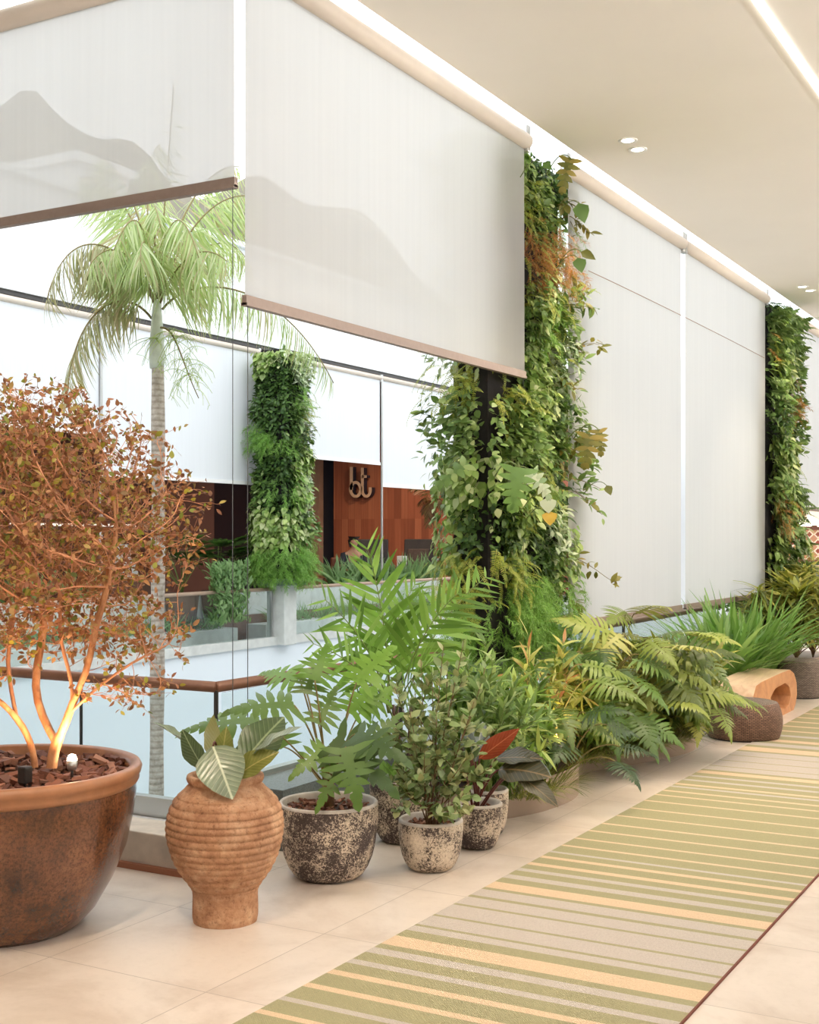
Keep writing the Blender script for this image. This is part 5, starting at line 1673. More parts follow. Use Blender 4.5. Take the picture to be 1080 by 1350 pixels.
# ================================================================== tree in the very large pot (grown towards points of the crown)
def colonize(seeds, attract, step=0.04, infl=0.4, kill=0.07, iters=120):
    """seeds: list of polylines (first point is a root or lies on an earlier line)"""
    nodes, par = [], []
    for line in seeds:
        prev = -1
        for i, p in enumerate(line):
            p = np.asarray(p, float)
            if i == 0 and nodes:
                dn = np.linalg.norm(np.array(nodes) - p, axis=1); j = int(dn.argmin())
                if dn[j] < 0.03:
                    prev = j; continue
            nodes.append(p); par.append(prev); prev = len(nodes) - 1
    A = np.asarray(attract, float)
    for it in range(iters):
        kd = kdtree.KDTree(len(nodes))
        for i, p in enumerate(nodes):
            kd.insert(p, i)
        kd.balance()
        acc = {}
        alive = np.ones(len(A), bool)
        for k, a in enumerate(A):
            co, i, ds = kd.find(a)
            if ds < kill:
                alive[k] = False
            elif ds < infl:
                v = (a - np.asarray(co)) / ds
                acc[i] = acc.get(i, 0) + v
        A = A[alive]
        if not acc:
            break
        added = 0
        for i, v in acc.items():
            v = unit(v + rng.normal(0, 0.22, 3))
            p = nodes[i] + v * step
            co, j, ds = kd.find(p)
            if ds < step * 0.45:
                continue
            nodes.append(p); par.append(i); added += 1
        if not added:
            break
    return np.array(nodes), np.array(par)


def bezl(pts, n):
    """smooth polyline through the given points"""
    pts = np.asarray(pts, float)
    t = np.linspace(0, len(pts) - 1, n)
    out = []
    for q in t:
        i = min(int(q), len(pts) - 2); f = q - i
        p0 = pts[max(i - 1, 0)]; p1 = pts[i]; p2 = pts[i + 1]; p3 = pts[min(i + 2, len(pts) - 1)]
        out.append(0.5 * ((2 * p1) + (-p0 + p2) * f + (2 * p0 - 5 * p1 + 4 * p2 - p3) * f * f + (-p0 + 3 * p1 - 3 * p2 + p3) * f ** 3))
    return np.array(out)


def pxl(*q):
    return np.array([at(*p) for p in q])


T1 = bezl(pxl((46, 1012, 5.50), (42, 985, 5.50), (28, 955, 5.48), (6, 930, 5.45), (-22, 905, 5.42), (-40, 860, 5.4)), 14)
T2 = bezl(pxl((68, 1012, 5.42), (72, 985, 5.42), (86, 955, 5.40), (96, 920, 5.38), (90, 880, 5.36), (78, 835, 5.34), (82, 780, 5.3)), 16)
T1b = bezl(np.concatenate([T1[6:7], pxl((14, 905, 5.55), (10, 860, 5.6), (22, 800, 5.6))]), 8)
T2a = bezl(np.concatenate([T2[3:4], pxl((56, 945, 5.5), (46, 905, 5.55), (52, 860, 5.6), (60, 810, 5.62), (46, 760, 5.6))]), 11)
T2b = bezl(np.concatenate([T2[7:8], pxl((116, 880, 5.3), (124, 835, 5.28), (140, 780, 5.26), (150, 730, 5.25))]), 10)
T2c = bezl(np.concatenate([T2[6:7], pxl((130, 905, 5.3), (180, 870, 5.25), (225, 850, 5.2))]), 9)
T1c = bezl(np.concatenate([T1[9:10], pxl((-60, 880, 5.3), (-110, 830, 5.3))]), 7)
cc = at(15, 700, 5.5)


def ell(n, c, rx, ry, rz, pw=0.5):
    v = rand_dirs(n) * (rng.random(n)[:, None] ** pw)
    return np.asarray(c) + v * np.array([rx, ry, rz])


AT = np.concatenate([ell(3600, at(15, 705, 5.5), 0.72, 0.66, 0.58), ell(1000, at(20, 600, 5.5), 0.70, 0.6, 0.34),
                     ell(170, at(180, 830, 5.35), 0.30, 0.22, 0.17), ell(170, at(210, 690, 5.4), 0.26, 0.24, 0.26), ell(60, at(165, 915, 5.3), 0.25, 0.2, 0.08), ell(200, at(-130, 760, 5.5), 0.4, 0.4, 0.4)])
AT = AT[AT[:, 2] > 0.95]
nodes, par = colonize([T1, T2, T1b, T2a, T2b, T2c, T1c], AT, 0.038, 0.45, 0.062, 130)
nn = len(nodes)
ch = [[] for _ in range(nn)]
for i, p_ in enumerate(par):
    if p_ >= 0:
        ch[p_].append(i)
rad = np.zeros(nn); order = list(range(nn))
RT = 0.0016
size = np.zeros(nn)
for i in reversed(range(nn)):
    if not ch[i]:
        rad[i] = RT
    else:
        rad[i] = min(0.040, sum(rad[c] ** 2.35 for c in ch[i]) ** (1 / 2.35))
    size[i] = 1 + sum(size[c] for c in ch[i])
# trunk: the thick wood as one part, the twigs as another
trunk, twigs = MB(), MB()
roots = [i for i in range(nn) if par[i] < 0]
stack = [(r_, None) for r_ in roots]
tips, tipdir, along = [], [], []
while stack:
    i, pr = stack.pop()
    chain = [] if pr is None else [pr]
    while True:
        chain.append(i)
        if not ch[i]:
            break
        nx = sorted(ch[i], key=lambda c: -size[c])
        for c in nx[1:]:
            stack.append((c, i))
        i = nx[0]
    if len(chain) < 2:
        continue
    P_ = nodes[chain]; rr_ = rad[chain].copy()
    if pr is not None:
        rr_[0] = rr_[1]
    if len(P_) > 3:
        P_ = P_.copy(); P_[1:-1] = 0.25 * P_[:-2] + 0.5 * P_[1:-1] + 0.25 * P_[2:]
    big = rr_.max() > 0.011
    (trunk if big else twigs).tube(P_, rr_, sides=9 if big else 4, caps=False)
    tips.append(P_[-1]); tipdir.append(unit(P_[-1] - P_[-2]))
    for k in range(1, len(P_)):
        if rr_[k] < 0.005:
            along.append((P_[k], unit(P_[k] - P_[k - 1])))
t = NT('tree_bark')
nb = t.noise(30, 5, 0.65, t.obj((1, 1, 0.35)))
M['treebark'] = t.done(t.principled(t.ramp(nb, [(0.3, srgb(140, 92, 60)), (0.5, srgb(182, 126, 84)), (0.7, srgb(206, 156, 112))]), 0.7, bump=nb, bstr=0.3, bdist=0.006))
M['twig'] = plain('russet_twig', (194, 136, 100), 0.7, var=0.2, scale=20)
trunk.build('trunk', M['treebark'], tree, True)
twigs.build('twigs', M['twig'], tree, True)
tips = np.array(tips); tipdir = np.array(tipdir)
AL = np.array([a for a, _ in along]); AD = np.array([b for _, b in along])
M['rustleaf'] = leaf_mat('rusty_leaf', [(146, 96, 70), (166, 114, 78), (126, 82, 60), (190, 140, 92), (108, 74, 56), (168, 150, 84), (154, 102, 74)], 0.3, 0.5)
M['greenrust'] = leaf_mat('yellow_green_leaf', [(150, 150, 62), (120, 130, 56), (190, 170, 70), (100, 110, 50)], 0.35, 0.45)
lv = MB()
# fine extra twiglets ending in leaves
ntw = 4200
pick = rng.integers(0, len(AL), ntw)
b0 = AL[pick]; dr = unit(AD[pick] * 0.5 + rand_dirs(ntw) * 0.9 + np.array([0, 0, 0.35]))
ln = rng.uniform(0.03, 0.11, ntw)
tw = MB()
for k in range(ntw):
    e = b0[k] + dr[k] * ln[k]; mid = b0[k] + dr[k] * ln[k] * .5 + rng.normal(0, .006, 3)
    tw.tube([b0[k], mid, e], 0.0011, 0.0007, sides=3, caps=False)
tw.build('twiglets', M['twig'], tree, True)
ends = np.concatenate([tips, b0 + dr * ln[:, None], b0 + dr * ln[:, None] * 0.6])
ed = np.concatenate([tipdir, dr, dr])
for rep in range(2):
    for ti, (T_, mt) in enumerate(((SMALL[0], 0), (OVATE[1], 0), (SMALL[1], 0), (OVATE[0], 1))):
        q = np.arange(rng.integers(0, 4) , len(ends), 4) if ti < 3 else np.arange(rep, len(ends), 9)
        y = ed[q] * 0.6 + rand_dirs(len(q)) * 0.9 + np.array([0, 0, -0.25])
        lv.inst(T_, ends[q] + rng.normal(0, 0.008, (len(q), 3)), y, rand_dirs(len(q)) + [0, 0, .6], rng.uniform(0.018, 0.040, len(q)), mat=mt)
lv.build('leaves', [M['rustleaf'], M['greenrust']], tree, True)

# ================================================================== courtyard palm
pm = at(207, 600, 12.0); PX, PY = pm[0], pm[1]
cp = thing('courtyard_palm', 'slender tall palm growing in the courtyard beyond the glass, drooping feathery leaves', 'palm tree', (PX, PY, -4.5))
t = NT('palm_trunk')
sp = t.n('ShaderNodeSeparateXYZ'); t.l(t.obj(), sp.inputs[0])
wv = t.n('ShaderNodeTexWave', wave_type='BANDS', bands_direction='Z'); wv.inputs['Scale'].default_value = 5.5; wv.inputs['Distortion'].default_value = 2.0; wv.inputs['Detail'].default_value = 3
t.l(t.obj(), wv.inputs['Vector'])
nb = t.noise(18, 5, 0.7)
col = t.mix(t.ramp(nb, [(0.3, srgb(150, 138, 124)), (0.7, srgb(204, 196, 184))]), t.ramp(wv.outputs['Fac'], [(0.1, (0.7, 0.67, 0.64, 1)), (0.4, (1, 1, 1, 1))]), 0.8, 'MULTIPLY')
M['palmtrunk'] = t.done(t.principled(col, 0.85, bump=wv.outputs['Fac'], bstr=0.3, bdist=0.01))
mb = MB(); zs_ = np.linspace(-4.5, at(207, 482, 12)[2], 40)
mb.tube(np.stack([PX + 0.015 * np.sin(zs_ * 0.7), np.full(40, PY), zs_], 1), 0.074 + 0.004 * np.sin(zs_ * 26) - 0.0016 * (zs_ + 4.5), sides=16)
mb.build('trunk', M['palmtrunk'], cp, True)
mb = MB(); z0_, z1_ = at(207, 486, 12)[2], at(207, 395, 12)[2]
zs_ = np.linspace(z0_, z1_, 12); mb.tube(np.stack([np.full(12, PX), np.full(12, PY), zs_], 1), np.array([.066, .072, .074, .072, .068, .064, .060, .056, .052, .046, .04, .032]), sides=16)
mb.build('crownshaft', plain('grey_green_sheath', (206, 212, 198), 0.6, var=0.12, scale=12), cp, True)
M['cpleaf'] = leaf_mat('courtyard_palm_leaf', [(172, 194, 132), (196, 210, 160), (150, 174, 112), (212, 220, 184), (190, 178, 146)], 0.5, 0.5)
M['cpleaf_dry'] = leaf_mat('courtyard_palm_leaf_dry', [(164, 166, 122), (182, 176, 142), (148, 156, 108), (192, 176, 144)], 0.35, 0.5)
LF = t_blade(0.019, 6, 0.30, 0.3)
FR = [  # control points in photo coordinates with distance: base, two handles, tip; leaflets, length, dry
    ((204, 402, 12), (180, 330, 11.9), (92, 268, 11.6), (62, 395, 11.4), 52, 0.56, 1), ((200, 420, 12), (165, 370, 11.8), (92, 400, 11.5), (88, 535, 11.3), 50, 0.44, 1),
    ((206, 398, 12), (190, 300, 12.2), (150, 225, 12.4), (104, 235, 12.6), 46, 0.50, 0), ((208, 398, 12), (212, 330, 12), (222, 220, 12), (229, 112, 12), 40, 0.30, 0),
    ((210, 400, 12), (235, 310, 12.1), (285, 240, 12.2), (345, 262, 12.3), 50, 0.52, 0), ((214, 408, 12), (255, 355, 11.9), (370, 365, 11.7), (440, 505, 11.4), 56, 0.44, 0),
    ((206, 396, 12), (195, 300, 11.6), (180, 250, 11.3), (150, 330, 11.0), 44, 0.48, 0), ((208, 396, 12), (216, 290, 11.7), (236, 250, 11.4), (262, 340, 11.1), 46, 0.48, 0),
    ((205, 396, 12), (190, 290, 12.4), (190, 200, 12.8), (212, 190, 13.1), 40, 0.46, 0), ((210, 396, 12), (225, 300, 12.5), (270, 210, 12.8), (318, 220, 13.2), 44, 0.46, 0),
    ((210, 400, 12), (240, 330, 12.4), (300, 290, 12.8), (330, 350, 13.1), 44, 0.46, 0), ((204, 400, 12), (180, 350, 12.4), (130, 290, 12.8), (120, 380, 13.1), 44, 0.46, 0),
    ((207, 396, 12), (205, 300, 12), (196, 230, 11.9), (212, 300, 11.5), 44, 0.46, 0), ((204, 400, 12), (192, 350, 11.7), (150, 300, 11.5), (118, 350, 11.2), 44, 0.5, 0), ((211, 400, 12), (228, 350, 11.7), (262, 310, 11.5), (300, 345, 11.2), 44, 0.5, 0),
      ((206, 398, 12), (198, 330, 11.6), (186, 290, 11.2), (185, 345, 10.9), 40, 0.5, 0), ((206, 398, 12), (200, 320, 12.3), (160, 200, 12.4), (128, 210, 12.5), 36, 0.42, 0)]
for i, f in enumerate(FR):
    mb = MB()
    frond(mb, at(*f[0]), at(*f[1]), at(*f[2]), at(*f[3]), int(f[4] * 1.35), f[5] * 1.1, 0, 52, 0, 1.25, 0.013, tip0=0.16, T=LF, jit=0.26, env=lambda ts: np.sin(PI * (0.2 + 0.72 * ts)) ** 0.6)
    mb.build('frond', [M['cpleaf_dry'] if f[6] else M['cpleaf'], M['stem_olive']], cp, True)
M['flower'] = leaf_mat('pale_flower_strand', [(196, 214, 140), (180, 204, 120), (210, 222, 160)], 0.3, 0.6)
mb = MB()
main = bez(at(212, 432, 11.9), at(232, 430, 11.8), at(236, 470, 11.7), at(262, 525, 11.6), 16)
mb.tube(main, 0.012, 0.004, sides=6, mat=1)
for k in range(46):
    i0 = rng.integers(2, 15)
    e = main[i0] + np.array([rng.uniform(-.32, .32), rng.uniform(-.2, .2), rng.uniform(-.30, .06)])
    q = bez(main[i0], main[i0] * .6 + e * .4 + UP * .08, main[i0] * .3 + e * .7 + UP * .05, e, 7)
    mb.tube(q, 0.0035, 0.0025, sides=3, mat=0, caps=False)
    for j in range(3):
        i1 = rng.integers(2, 7); e2 = q[i1] + np.array([rng.uniform(-.08, .08), rng.uniform(-.08, .08), -rng.uniform(.03, .13)])
        mb.tube([q[i1], q[i1] * .5 + e2 * .5 + UP * .015, e2], 0.0026, 0.0018, sides=3, mat=0, caps=False)
mb.build('flower_spray', [M['flower'], M['stem_olive']], cp, True)
mb = MB()
for k in range(16):
    e = at(204, 470, 11.9) + np.array([rng.uniform(-.2, .05), rng.uniform(-.2, .2), rng.uniform(-.1, .1)]); s_ = at(205, 445, 11.9)
    mb.tube(bez(s_, s_ * .5 + e * .5 + UP * .06, e + UP * .05, e, 6), 0.0035, 0.002, sides=3, caps=False)
mb.build('flower_spray', M['flower'], cp, True)

# ================================================================== long curved planter
fr = [(6.62, -3.62), (6.72, -3.42), (6.9, -3.29), (7.2, -3.165), (7.5, -3.13), (7.72, -3.14), (7.9, -3.19), (8.08, -3.29), (8.25, -3.37), (8.42, -3.41), (8.62, -3.39), (8.85, -3.31), (9.1, -3.205), (9.35, -3.115), (9.6, -3.05), (9.82, -3.02), (10.02, -3.04), (10.18, -3.13), (10.28, -3.28), (10.32, -3.6)]
fr = bezl([(x, y, 0) for y, x in fr], 90)
bk = np.array([(-3.90, 10.32, 0), (-3.90, 6.62, 0)])
M['planter'] = plain('taupe_planter', (168, 148, 132), 0.6, var=0.06, scale=3)
g = thing('curved_planter', 'low taupe planter with a wavy front, full of hedge plants, beside the runner', 'planter', (-3.5, 8.4, 0))
HP = 0.205
ring = np.concatenate([fr, bk]); n = len(ring)
cen = np.array([-3.6, 8.4, 0])
tg = unit(np.roll(ring, -1, 0) - np.roll(ring, 1, 0)); nr_ = np.stack([tg[:, 1], -tg[:, 0], np.zeros(n)], 1)
mb = MB()
inn = ring - nr_ * 0.012
V = np.concatenate([ring, ring + UP * HP, inn + UP * HP, inn + UP * 0.12])
F = []
for k in range(3):
    for i in range(n):
        j = (i + 1) % n
        F.append((k * n + i, k * n + j, (k + 1) * n + j, (k + 1) * n + i))
mb.add(V, F); mb.build('planter_wall', M['planter'], g, False)
mb = MB(); V = np.concatenate([inn + UP * 0.165]); mb.add(V, [tuple(range(n))]); mb.build('soil', M['soil'], g)
# second planter further along
m = MB(); m.box(-3.92, -3.34, 12.0, 16.9, 0, 0.22)
bevel(tag(m.build('long_planter', M['planter']), 'straight low planter with grasses and bushes behind the wooden bench', 'planter'), 0.01)
# uplight among the hedge
ul = at(735, 985, 8.45); ul = np.array([ul[0], ul[1], 0.165])
g = thing('spike_spotlight', 'glowing yellow spotlight hidden among the hedge leaves of the curved planter', 'light', ul)
mb = MB(); mb.tube([ul, ul + UP * 0.12], 0.007, sides=8); mb.build('spike', M['darkmetal'], g, True)
mb = MB(); mb.lathe([(0.022, 0.11), (0.032, 0.12), (0.036, 0.17), (0.031, 0.172), (0.028, 0.15)], ul, 20); mb.build('lamp_head', M['metal'], g, True)
mb = MB(); mb.lathe([(0.029, 0.160), (0.02, 0.172), (0.001, 0.176)], ul, 16, close_bottom=False); mb.build('lens', emit('hedge_glow', (1.0, 0.82, 0.42), 30.0), g, True)
spot(ul + UP * 0.2, at(760, 850, 8.9), HEDGEL, 150, 0.7, (1.0, 0.8, 0.42), 0.04, 'spike_lamp')
spot((ul[0] + .0, ul[1] + 1.2, 0.4), at(850, 800, 10.2), HEDGEL * 0.6, 150, 0.7, (1.0, 0.8, 0.42), 0.04, 'spike_lamp')

M['lanceleaf'] = leaf_mat('lance_leaf', [(120, 154, 66), (92, 124, 52), (152, 182, 94), (178, 192, 106), (70, 100, 42)], 0.28, 0.4)  # darkest green of the ramp stands in for shade among the leaves
M['croton'] = leaf_mat('croton_leaf', [(186, 184, 92), (158, 168, 76), (212, 206, 130), (190, 124, 78), (140, 156, 68), (128, 150, 66), (206, 190, 110)], 0.35, 0.4)
M['elegans'] = leaf_mat('hedge_lobed_leaf', [(132, 152, 64), (102, 124, 50), (166, 178, 86), (74, 94, 40), (186, 186, 100), (90, 112, 46)], 0.22, 0.35, whole=True)  # dark greens mixed in to imitate shade between the hedge leaves
M['elegans_dark'] = leaf_mat('hedge_dark_lobed_leaf', [(60, 84, 44), (74, 98, 50), (52, 74, 40)], 0.25, 0.35, whole=True)
M['strap'] = leaf_mat('strap_grass', [(116, 158, 80), (136, 176, 98), (98, 140, 66), (156, 190, 120)], 0.4, 0.4)
M['edgegrass'] = leaf_mat('edge_grass', [(120, 128, 52), (100, 112, 46), (142, 146, 64), (84, 98, 42)], 0.3, 0.45)
M['cordyline'] = leaf_mat('whorl_leaf', [(142, 150, 64), (166, 168, 76), (112, 126, 52), (190, 182, 94), (84, 100, 42)], 0.26, 0.4)  # the dark end of the ramp imitates shade inside the foliage
SOIL = 0.165
GH = 'hedge plants in the curved planter'


def plant_at(px, d, label, name, cat, z=SOIL, group=None):
    p = at(px, 1000, d); c = np.array([p[0], p[1], z])
    return thing(name, label, cat, c, group), c


def lance_shrub(px, d, h, spread, nst, label, mat='lanceleaf', leaf=0.15, name='lance_leaved_shrub', per=34, lean=(0, 0, 0)):
    g, c = plant_at(px, d, label, name, 'shrub', group=GH)
    tips = []
    for k in range(nst):
        a = rng.uniform(0, 2 * PI); q = math.sqrt(rng.random()) * spread
        tips.append(c + np.array([math.cos(a) * q, math.sin(a) * q, h * rng.uniform(0.55, 1.0) * (1 - 0.25 * q / spread)]) + np.array(lean) * rng.random())
    spray_shrub(g, c, tips, leaf, LANCE, M[mat], M['stem_green'], per, 0.005, 0.3, out=0.75, twig=2, wscale=1.25, up=0.0, spread=0.08)


def lobed_plant(px, d, label, leaves, mat, L=0.42, hgt=0.75, fan=(-100, 100), name='lobed_philodendron', z=SOIL, group=GH, seed=None, tmpl=None, wsc=0.95):
    """rosette of big lobed leaves on long stalks, mostly leaning out over the runner"""
    g, c = plant_at(px, d, label, name, 'shrub', z, group)
    for k in range(leaves):
        f = (k + 0.5) / leaves
        az = math.radians(fan[0] + (fan[1] - fan[0]) * f + rng.uniform(-12, 12))
        out = R * math.sin(az) + VIEW * math.cos(az)
        hh = hgt * rng.uniform(0.3, 1.0); rch = (0.16 + 0.22 * rng.random()) * (1.3 - 0.5 * hh / hgt)
        b_ = c + out * rch + UP * hh
        Lk = L * rng.uniform(0.75, 1.15)
        drop = rng.uniform(0.0, 0.55) if hh < 0.7 * hgt else rng.uniform(-0.5, 0.45)
        tp = b_ + unit(out + UP * -drop + rng.normal(0, .15, 3)) * Lk
        tp[2] = max(tp[2], 0.25)
        nrm = unit(out * 0.5 + UP * 0.9 + VIEW * 0.3 + rng.normal(0, 0.15, 3))
        pet = bez(c + rng.normal(0, .02, 3) * [1, 1, 0], c + UP * hh * 0.5 + out * 0.02, b_ - out * 0.12 + UP * 0.05, b_, 10)
        T = (tmpl or SELLOUM_BIG)[k % len(tmpl or SELLOUM_BIG)]
        big_leaf(g, T, b_, tp, nrm, M[mat], wsc, 'lobed_leaf', pet, M['stem_olive'], 0.006)
    return g


def tuft(px, d, label, n, L, mat, name='grass_tuft', cat='grass tuft', z=SOIL, group=None, out=0.8, T=GRASS, w=1.0, r=0.08, lean=(0, 0, 0)):
    g, c = plant_at(px, d, label, name, cat, z, group)
    mb = MB()
    a = rng.random(n) * 2 * PI; q = np.sqrt(rng.random(n)) * r
    P = np.stack([c[0] + q * np.cos(a), c[1] + q * np.sin(a), np.full(n, c[2] - 0.01)], 1)
    y = np.stack([np.cos(a) * out, np.sin(a) * out, np.ones(n)], 1) * rng.uniform(0.6, 1.4, (n, 1)) + rand_dirs(n) * 0.25 + np.array(lean)
    y[:, 2] = np.abs(y[:, 2]) + 0.15
    for k in range(len(T)):
        s_ = slice(k, None, len(T))
        mb.inst(T[k], P[s_], y[s_], np.array([0, 0, 1.0]) - y[s_] * 0.3 + 1e-3, L * rng.uniform(0.6, 1.15, len(P[s_])), wscale=w)
    mb.build('blades', M[mat], g, True)
    return g


lance_shrub(612, 7.95, 0.92, 0.30, 13, 'leafy green shrub at the near end of the curved planter, behind the small pots')
lance_shrub(655, 8.1, 0.98, 0.32, 14, 'leafy green shrub in the curved planter below the tall plant column')
lance_shrub(690, 7.9, 0.80, 0.30, 12, 'pale green leafy shrub in the curved planter, rising behind the russet leaf')
lance_shrub(668, 7.45, 0.55, 0.25, 11, 'low leafy shrub at the front of the curved planter beside the russet leaf', leaf=0.13)
lance_shrub(735, 8.9, 0.92, 0.30, 12, 'yellow and red tinged croton bush in the middle of the curved planter', 'croton', 0.17, 'croton_bush')
lance_shrub(700, 8.6, 0.95, 0.25, 9, 'yellow tinged bush close under the plant column', 'croton', 0.15, 'croton_bush', 26)
lobed_plant(752, 8.3, 'dark lobed plant spilling over the dip of the planter front, by the glowing spotlight', 9, 'elegans_dark', 0.28, 0.42)
lobed_plant(728, 8.6, 'light green lobed plant under the croton bush', 12, 'elegans', 0.36, 0.72)
lobed_plant(792, 9.25, 'lobed plant left of the biggest hedge plant, its pale ribs showing', 17, 'selloum', 0.40, 0.75)
lobed_plant(838, 9.55, 'biggest yellow green lobed plant of the hedge, drooping over the planter', 22, 'elegans', 0.44, 0.82, (-110, 90))
lobed_plant(880, 10.0, 'yellow green lobed plant at the far planter end, by the low round stool', 20, 'elegans', 0.40, 0.80, (-100, 80))
lobed_plant(905, 9.95, 'lobed plant whose long leaves hang over the planter tip towards the low round stool', 14, 'elegans', 0.32, 0.55, (-70, 60))
lance_shrub(778, 8.95, 0.62, 0.26, 12, 'low thin-leaved shrub in the dip of the wavy planter', 'lanceleaf', 0.16)
lance_shrub(822, 9.4, 0.55, 0.28, 13, 'low olive shrub at the middle of the second curve of the planter', 'cordyline', 0.17)
lance_shrub(872, 9.75, 0.58, 0.28, 13, 'low olive shrub under the drooping leaves near the planter tip', 'cordyline', 0.17)
lance_shrub(800, 9.7, 0.85, 0.32, 12, 'thin-leaved olive shrub filling the middle of the hedge', 'cordyline', 0.19)
lance_shrub(862, 9.9, 0.9, 0.32, 12, 'thin-leaved olive shrub rising behind the biggest lobed plant', 'cordyline', 0.19)
lance_shrub(905, 10.3, 0.82, 0.28, 11, 'thin-leaved olive shrub at the back end of the curved planter', 'cordyline', 0.19)
lobed_plant(822, 10.3, 'tall upright plant at the back of the hedge, against the hem of the lowered blind', 11, 'elegans', 0.40, 0.95)
for i, (px, d) in enumerate(((690, 7.45), (722, 7.75), (770, 8.65), (800, 8.95), (828, 9.1), (855, 9.3), (882, 9.5), (905, 9.75))):
    tuft(px, d + 0.12, ('grass tuft spilling over the planter rim just right of the russet leaf', 'grass tuft over the planter rim below the glowing spotlight', 'grass tuft in the dip of the wavy planter',
                 'grass tuft at the start of the second curve of the planter', 'grass tuft under the rib-leaved plant on the planter rim', 'grass tuft at the middle of the second curve of the planter',
                 'grass tuft under the drooping yellow green leaves', 'grass tuft at the planter end by the low round stool')[i], 260, 0.20, 'edgegrass', group='grass tufts on the planter rim', out=1.1, w=1.1, r=0.16, lean=VIEW * 0.35 + R * 0.2 + UP * 0.2)
# far planter: strap grasses and whorled bushes
for i, (px, d, L) in enumerate(((948, 12.4, 0.95), (975, 12.9, 0.98), (1000, 13.5, 0.95))):
    tuft(px, d, ('bright strap-leaved grass clump nearest the hedge, behind the wooden bench', 'middle strap-leaved grass clump behind the wooden bench', 'strap-leaved grass clump before the far plant column')[i], 130, L, 'strap', 'strap_grass_clump', 'grass clump', 0.215, 'strap grasses behind the bench', 0.45, w=1.7, r=0.14)


def whorl_bush(px, d, label, heads, h, spread):
    g, c = plant_at(px, d, label, 'whorled_bush', 'shrub', 0.215, 'whorled bushes by the far column')
    for k in range(heads):
        a = rng.uniform(0, 2 * PI); q = math.sqrt(rng.random()) * spread
        e = c + np.array([math.cos(a) * q, math.sin(a) * q, h * rng.uniform(0.35, 1.0)])
        mb = MB(); mb.tube(bez(c, c + UP * .2, e - UP * .2, e, 8), 0.007, 0.005, sides=5, mat=1)
        n = 40
        th = rng.random(n) * 2 * PI; el = rng.uniform(-0.35, 1.0, n)
        y = np.stack([np.cos(th), np.sin(th), el], 1)
        P = np.repeat(e[None], n, 0) - UP * (rng.random(n) * 0.12)[:, None]
        mb.inst(LANCE[k % 3], P, y, UP + rand_dirs(n) * .2, rng.uniform(0.2, 0.36, n), wscale=1.0)
        mb.build('leaf_whorl', [M['cordyline'], M['stem_brown']], g, True)


whorl_bush(1022, 14.4, 'yellow green bush with whorled narrow leaves at the foot of the far plant column', 24, 0.98, 0.42)
whorl_bush(1050, 15.0, 'yellow green whorled bush directly behind the taller grey stool', 22, 1.15, 0.42)
whorl_bush(1072, 15.6, 'yellow green whorled bush cut by the right edge of view', 22, 1.25, 0.45)
whorl_bush(1000, 15.4, 'sparse whorled bush behind the strap-leaved grass', 14, 0.85, 0.35)

# ================================================================== planting across the courtyard
M['fargrass'] = leaf_mat('far_grass', [(120, 154, 96), (146, 176, 120), (100, 136, 80)], 0.4, 0.5)
M['farfan'] = leaf_mat('far_fan_leaf', [(78, 116, 50), (96, 136, 58), (62, 96, 44)], 0.35, 0.4)


def far_tuft(Y_, X_, z, n, L, label, mat, group, T=LANCE, w=0.5, out=0.6, name='grass_clump', cat='grass clump', r=0.25, zr=0.0):
    g = thing(name, label, cat, (X_, Y_, z), group)
    mb = MB()
    P = np.stack([X_ + rng.uniform(-.12, .12, n), Y_ + rng.uniform(-r, r, n), z - 0.01 + zr * rng.random(n)], 1)
    y = np.stack([rng.normal(0, out, n), rng.normal(0, out, n), np.ones(n)], 1)
    for k in range(3):
        mb.inst(T[k], P[k::3], y[k::3], np.array([1.0, 0, .5]), L * rng.uniform(.6, 1.2, len(P[k::3])), wscale=w)
    mb.build('blades', M[mat], g, True)


GA = 'grass clumps in the low far troughs'
for Y_ in np.arange(10.0, 23.5, 0.62):
    if abs(Y_ - Y_P) < 0.75:
        continue
    far_tuft(Y_, -12.45, 0.27, 46, 0.34, 'short grass clump in the low pale trough behind the far glass', 'fargrass', GA)
GB = 'leafy clumps in the raised far troughs'
for Y_ in np.concatenate([np.arange(10.2, 14.6, 1.1), np.arange(20.2, 23.8, 0.6)]):
    far_tuft(Y_, -13.0, 0.79, 70, 0.55, 'leafy clump standing in the raised pale trough behind the far glass', 'fargrass', GB, w=0.8, out=0.7)


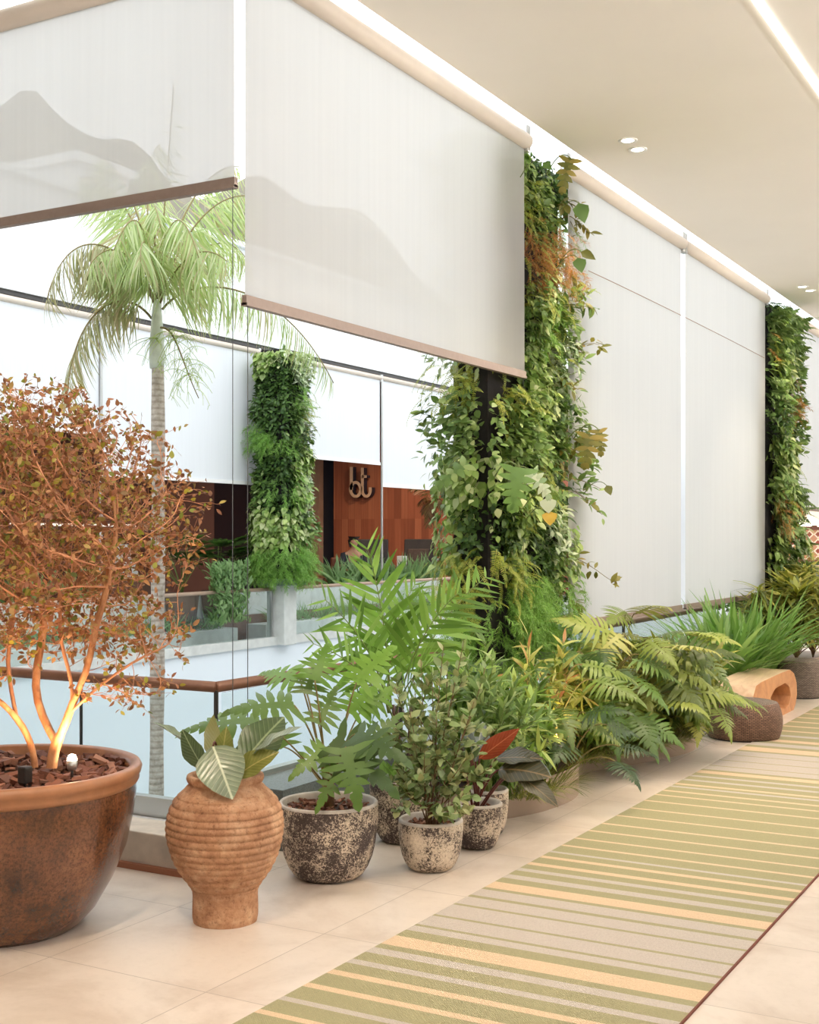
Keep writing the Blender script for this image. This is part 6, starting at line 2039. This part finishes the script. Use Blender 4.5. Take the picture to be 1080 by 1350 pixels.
def fan_palm(px, pyb, d, n, L, label, pot=True):
    p = at(px, pyb, d); z0 = p[2]
    g = thing('fan_palm', label, 'potted plant', (p[0], p[1], 0.4))
    if pot:
        mb = MB(); mb.lathe([(0.17, 0.4), (0.22, 0.45), (0.26, 0.8), (0.25, 0.85), (0.22, 0.8)], (p[0], p[1], 0), 24); mb.build('pot_body', plain('dull_brown_pot', (110, 88, 76), 0.7), g, True)
    base = np.array([p[0], p[1], 0.8])
    for k in range(n):
        a = rng.uniform(0, 2 * PI); e = base + np.array([math.cos(a) * .35, math.sin(a) * .35, rng.uniform(0.35, 0.85)]) * L
        mb = MB(); mb.tube(bez(base, base + UP * .2, e - UP * .1, e, 6), 0.008, sides=4, mat=1)
        m_ = 11; th = np.linspace(-1.25, 1.25, m_)
        o_ = unit(np.array([math.cos(a), math.sin(a), 0.5])); s_ = unit(np.cross(o_, UP))
        y = np.cos(th)[:, None] * o_ + np.sin(th)[:, None] * s_
        mb.inst(t_blade(0.13, 3, 0.2, 0.5), np.repeat(e[None], m_, 0), y, UP, 0.42 * L)
        mb.build('fan_leaf', [M['farfan'], M['stem_green']], g, True)


fan_palm(240, 740, 19.3, 12, 1.0, 'potted fan palm with broad green leaves on the terrace right of the palm trunk')
fan_palm(286, 735, 20.2, 13, 1.0, 'potted fan palm on the terrace behind the blind wires')
p = at(303, 770, 19.0)
far_tuft(p[1], p[0], 0.4, 1300, 0.11, 'bushy green clump on the terrace just left of the plant column across the courtyard', 'fargrass', None, w=0.8, out=0.7, name='bushy_clump', cat='shrub', r=0.4, zr=0.9, T=[SMALL[0], SMALL[1], LANCE[0]])
# thin bare palm by the plank wall
p = at(573, 770, 27.8); c = np.array([p[0], p[1], 0.4])
g = thing('slender_palm', 'thin-stemmed palm with sparse brown leaves in front of the plank wall', 'palm tree', c)
M['drypalm'] = leaf_mat('dry_palm_leaf', [(110, 78, 56), (132, 96, 66), (90, 74, 50), (120, 110, 66)], 0.3, 0.6)
top = at(572, 668, 27.8)
mb = MB(); mb.tube([c, c * .5 + top * .5 + [0.03, 0, 0], top], 0.04, 0.028, sides=8); mb.tube([c + [.1, 0, 0], at(580, 700, 27.8)], 0.022, 0.016, sides=6); mb.build('trunk', M['stem_olive'], g, True)
for k in range(12):
    a = rng.uniform(0, 2 * PI); e = top + np.array([math.cos(a) * .55, math.sin(a) * .55, rng.uniform(-0.5, .45)])
    mb = MB(); frond(mb, top, top + (e - top) * .3 + UP * .3, e + UP * .2, e, 22, 0.26, 0, 55, 0, 0.5, 0.007, T=t_blade(0.05, 3, .3, .3))
    mb.build('frond', [M['drypalm'], M['stem_brown']], g, True)
